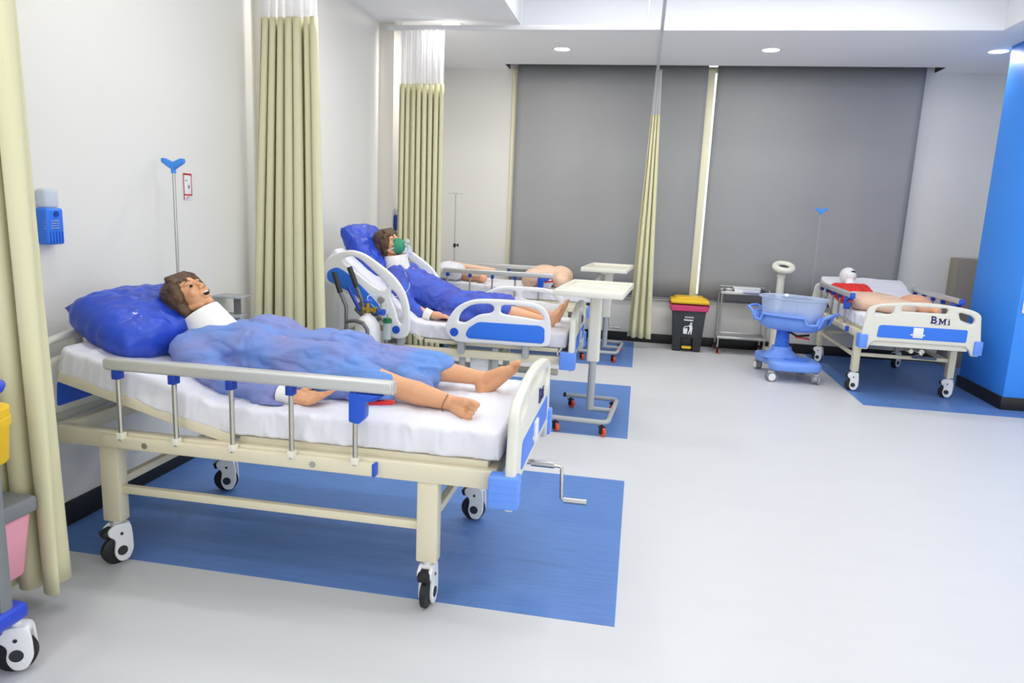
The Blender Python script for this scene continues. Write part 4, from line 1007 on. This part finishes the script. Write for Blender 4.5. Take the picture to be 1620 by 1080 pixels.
# ------------------------------------------------------------------ baby cot
def cot():
    r = empty('baby_cot', (1.62, 7.80, 0), 'blue plastic baby cot trolley with clear tub left of right bed', 'cot')
    ol = rpoly([(-.26, .12), (-.30, .34), (-.12, .38), (.08, .34), (.14, .16), (.30, .02), (.29, -.30), (.18, -.35), (-.18, -.34), (-.23, -.26), (-.2, -.05)], .08, 6)
    b = MB(); b.mesh(plate(ol, [], .10, .035), Matrix.Translation((0, 0, .165)))
    b.lathe([(.18, .0), (.14, .045), (.10, .08), (.092, .12)], (-.06, .05, .20), sx=1.1)
    b.build('base', 'bass', r)
    b = MB(); b.lathe([(.001, .012), (.075, .012), (.095, .016), (.1, .02), (.1, .0)], (.06, -.17, .204), sx=1.25, sy=.9); b.build('base_recess', 'bass2', r)
    for x, y, a in ((-.24, .32, 1.9), (.22, .24, .4), (-.20, -.29, .25), (.24, -.29, 1.2)):
        b = MB(); b.box((0, 0, -.02), (.05, .05, .03), bev=.008); b.cyl((0, -.014, -.058), (0, .014, -.058), .03); c = b.build('caster', 'greyp', r); c.location = (x, y, .115); c.rotation_euler = (0, 0, a)
        for sd in (-1, 1):
            b = MB(); b.lathe([(.04, -.009), (.05, -.006), (.05, .006), (.04, .009)], (0, sd*.024, -.065), axis=(0, 1, 0)); b.build('wheel', 'midgrey', c)
            b = MB(); b.lathe([(.001, -.012), (.038, -.010), (.038, .010), (.001, .012)], (0, sd*.024, -.065), axis=(0, 1, 0)); b.build('hub_cap', 'white', c)
    pr = [(.080, .27)]
    for k in range(13): z = .28+.017*k; pr += [(.080-.001*k, z), (.071-.001*k, z+.0085)]
    pr += [(.075, .50), (.13, .52)]
    b = MB(); b.lathe(pr, (-.06, .05, 0)); b.build('bellows_column', 'bass2', r)
    n = 64; TH = radians(-32); ct = V((-.0, .0, 0))
    def E(a, rx, ry, z, k=.75):
        x, y = math.copysign(abs(cos(a))**k, cos(a))*rx, math.copysign(abs(sin(a))**k, sin(a))*ry
        return V((x*cos(TH)-y*sin(TH), x*sin(TH)+y*cos(TH), z))+ct
    def dip(k): a = (k/n*4) % 1; return -.055 if .36 < a < .64 else .012
    lev = [(.16, .10, .50), (.25, .16, .512), (.315, .205, .55), (.34, .225, .60), (.35, .235, .655)]
    vs = [E(2*pi*k/n, rx, ry, z+(dip(k) if li == 4 else 0), .7) for li, (rx, ry, z) in enumerate(lev) for k in range(n)]
    fs = [(i*n+k, i*n+(k+1) % n, (i+1)*n+(k+1) % n, (i+1)*n+k) for i in range(len(lev)-1) for k in range(n)]+[tuple(range(n))[::-1]]
    b = MB(); b.add(vs, fs); o = b.build('cradle', 'bass', r); q = o.modifiers.new('s', 'SOLIDIFY'); q.thickness = .012
    b = MB(); b.tube([E(2*pi*k/n, .365, .25, .66+dip(k), .7) for k in range(n)], .015, closed=True, seg=8); b.build('cradle_rim', 'bass', r)
    for sd in (-1, 1):
        def W(x, y, z): return V((x*cos(TH)-y*sin(TH), x*sin(TH)+y*cos(TH), z))
        b = MB(); b.tube([W(sd*.33, -.14, .58), W(sd*.37, -.14, .68), W(sd*.43, -.11, .715), W(sd*.44, 0, .72), W(sd*.43, .11, .715), W(sd*.37, .14, .68), W(sd*.33, .14, .58)], .016, seg=8); b.build('handle', 'bass', r)
    lev = [(.22, .14, .53), (.27, .175, .545), (.295, .20, .66), (.315, .215, .83), (.345, .24, .855), (.35, .245, .84)]
    vs = [E(2*pi*k/n, rx, ry, z, .7) for rx, ry, z in lev for k in range(n)]
    fs = [(i*n+k, i*n+(k+1) % n, (i+1)*n+(k+1) % n, (i+1)*n+k) for i in range(len(lev)-1) for k in range(n)]+[tuple(range(n))[::-1]]
    b = MB(); b.add(vs, fs); o = b.build('clear_tub', 'tub', r); q = o.modifiers.new('s', 'SOLIDIFY'); q.thickness = .004
    lv = ((.22, .14, .54), (.27, .175, .56), (.28, .185, .64), (.255, .165, .665))
    vs = [E(2*pi*k/n, rx, ry, z, .7) for rx, ry, z in lv for k in range(n)]
    b = MB(); b.add(vs, [(i*n+k, i*n+(k+1) % n, (i+1)*n+(k+1) % n, (i+1)*n+k) for i in range(3) for k in range(n)]+[tuple(range(n))[::-1], tuple(3*n+k for k in range(n))]); b.build('cot_mattress', 'bass2', r)
    b = MB(); b.box((.10, -.12, .445), (.14, .06, .014), bev=.006, rot=Matrix.Rotation(.1, 3, 'Y')); b.build('tilt_lever', 'red', r)
    b = MB(); b.tube([(-.02, -.05, .49), (.0, -.12, .485), (.05, -.12, .46), (.17, -.10, .475)], .012); b.build('lever_rod', 'black', r)
    return r
cot()

# ------------------------------------------------------------------ oxygen cylinder trolley by the middle bed
def oxygen():
    r = empty('oxygen_cylinder_trolley', (-2.0, 4.97, 0), 'white oxygen cylinder on grey tubular trolley beside the middle bed', 'oxygen cylinder')
    b = MB(); b.lathe([(.001, .09), (.088, .09), (.098, .10), (.098, .66), (.088, .735), (.055, .79), (.025, .81), (.025, .82)], (.04, 0, 0)); b.build('cylinder', 'white', r)
    b = MB()
    b.tube([(-.03, .07, .06), (-.03, .07, .75), (-.03, .07, .90), (-.075, .07, 1.0)], .014); b.tube([(-.10, -.07, .06), (-.10, -.07, .72), (-.10, -.07, .87), (-.145, -.07, .97)], .014)
    b.tube([(-.10, -.07, .76), (-.02, -.10, .775), (.05, -.118, .765), (.085, -.122, .72), (.095, -.122, .64), (.10, -.122, .09)], .0145)
    b.tube([(.0, .09, .76), (.1, .10, .78), (.16, .07, .75), (.175, .03, .68), (.18, .02, .09)], .0145)
    b.tube([(-.1, -.07, .5), (-.03, .07, .5)], .010); b.box((.03, 0, .075), (.28, .22, .02), bev=.004)
    b.build('trolley_frame', 'dsteel', r)
    for p in (((-.075, .07, 1.0), (-.135, .07, 1.15)), ((-.145, -.07, .97), (-.195, -.07, 1.12))):
        b = MB(); b.cyl(p[0], p[1], .020); b.build('grip', 'blackp', r)
    b = MB(); b.tube([(-.12, .02, 1.0), (-.085, .0, .95), (-.05, .01, .88), (-.02, 0, .84)], .014, seg=8); b.build('blue_hose_wrap', 'dblue', r)
    b = MB(); b.cyl((.04, 0, .80), (.04, 0, .90), .014); b.cyl((.0, 0, .85), (.11, 0, .85), .014); b.cyl((.1, 0, .83), (.1, 0, .87), .018); b.build('valve', 'brass', r)
    b = MB(); b.lathe([(.001, 0), (.03, 0), (.034, .01), (.03, .02), (.001, .02)], (.04, 0, .90)); b.cyl((.13, -.02, .84), (.18, -.03, .84), .024); b.build('valve_wheel', 'blue', r)
    b = MB(); b.cyl((.155, -.045, .93), (.155, -.02, .93), .026); b.cyl((.155, -.03, .85), (.155, -.03, .91), .008); b.build('pressure_gauge', 'steel', r)
    for x, y in ((-.1, -.09), (-.1, .09), (.15, -.09), (.15, .09)): small_caster(r, (x, y, .068), .4, 'black', .026)
    b = MB(); b.cyl((.205, -.03, .765), (.205, -.03, .79), .034); b.cyl((.205, -.03, .79), (.205, -.03, .80), .028); b.build('humidifier_cap', 'green', r)
    b = MB(); b.lathe([(.001, .64), (.026, .64), (.029, .65), (.029, .765), (.027, .765), (.027, .652), (.001, .645)], (.205, -.03, 0)); b.cyl((.205, -.03, .80), (.205, -.03, .93), .011); b.cyl((.205, -.03, .645), (.205, -.03, .68), .024); b.build('humidifier_bottle', 'bottle', r)
    b = MB(); b.cyl((.205, -.03, .67), (.205, -.03, .77), .004); b.cyl((.205, -.03, .80), (.205, -.03, .83), .006); b.build('dip_tube', 'black', r)
oxygen()

# ------------------------------------------------------------------ foreground cart at the left edge
def cart():
    r = empty('treatment_cart', (-2.32, 1.62, 0), 'grey and blue treatment cart cut off at the left edge', 'cart')
    # frame posts and top
    for x in (-.26, .335):
        for y in (-.2, .2): b = MB(); b.box((x, y, .60), (.05, .05, .80), bev=.012); b.build('post', 'midgrey', r)
    b = MB(); b.box((.02, .01, .225), (.71, .52, .06), bev=.02, seg=3); b.box((.02, 0, .18), (.62, .42, .05), bev=.015)
    b.build('base_tray', 'cart_blue', r)
    b = MB(); b.box((0, 0, 1.00), (.66, .47, .03), bev=.012); b.build('top', 'cart_blue', r)
    b = MB(); b.tube([(.31, -.18, 1.015), (.43, -.18, 1.03), (.455, -.15, 1.03), (.455, .15, 1.03), (.43, .18, 1.03), (.31, .18, 1.015)], .016); b.build('push_handle', 'cart_blue', r)
    for k in range(4):
        b = MB(); b.box((.02, 0, .32+.165*k), (.50, .42, .15), bev=.008); d = b.build('drawer', 'greyp', r)
        b = MB(); b.box((.02, -.216, .35+.165*k), (.2, .014, .02), bev=.005); b.build('handle', 'cart_blue', d)
    for x in (-.26, .33):
        for y in (-.2, .25): bed_caster(r, (x, y, .185), .5, 1.08)
    # sharps bucket and lidded bin hang on the far side of the cart
    q = empty('sharps_bucket', (-2.105, 1.90, .72), 'yellow bucket hanging on the cart at the left edge', 'bucket')
    b = MB(); b.lathe([(.001, 0), (.078, 0), (.084, .01), (.092, .13), (.098, .13), (.098, .155), (.092, .16)], (0, 0, 0)); b.build('body', 'yellow', q)
    b = MB(); b.lathe([(.092, .155), (.096, .16), (.096, .185), (.08, .19), (.06, .185), (.001, .18)], (0, 0, 0)); b.build('lid', 'yellow', q)
    q = empty('waste_container', (-2.255, 1.99, .225), 'pink waste container with grey rim hanging on the cart', 'container')
    b = MB(); b.box((0, 0, .125), (.30, .20, .25), bev=.02, seg=3, taper=.8); b.build('body', 'pink', q)
    b = MB(); b.box((0, 0, .275), (.325, .225, .06), bev=.012, seg=3); b.build('lid', 'midgrey', q)
    return r
cart()
print('SCENE OK')
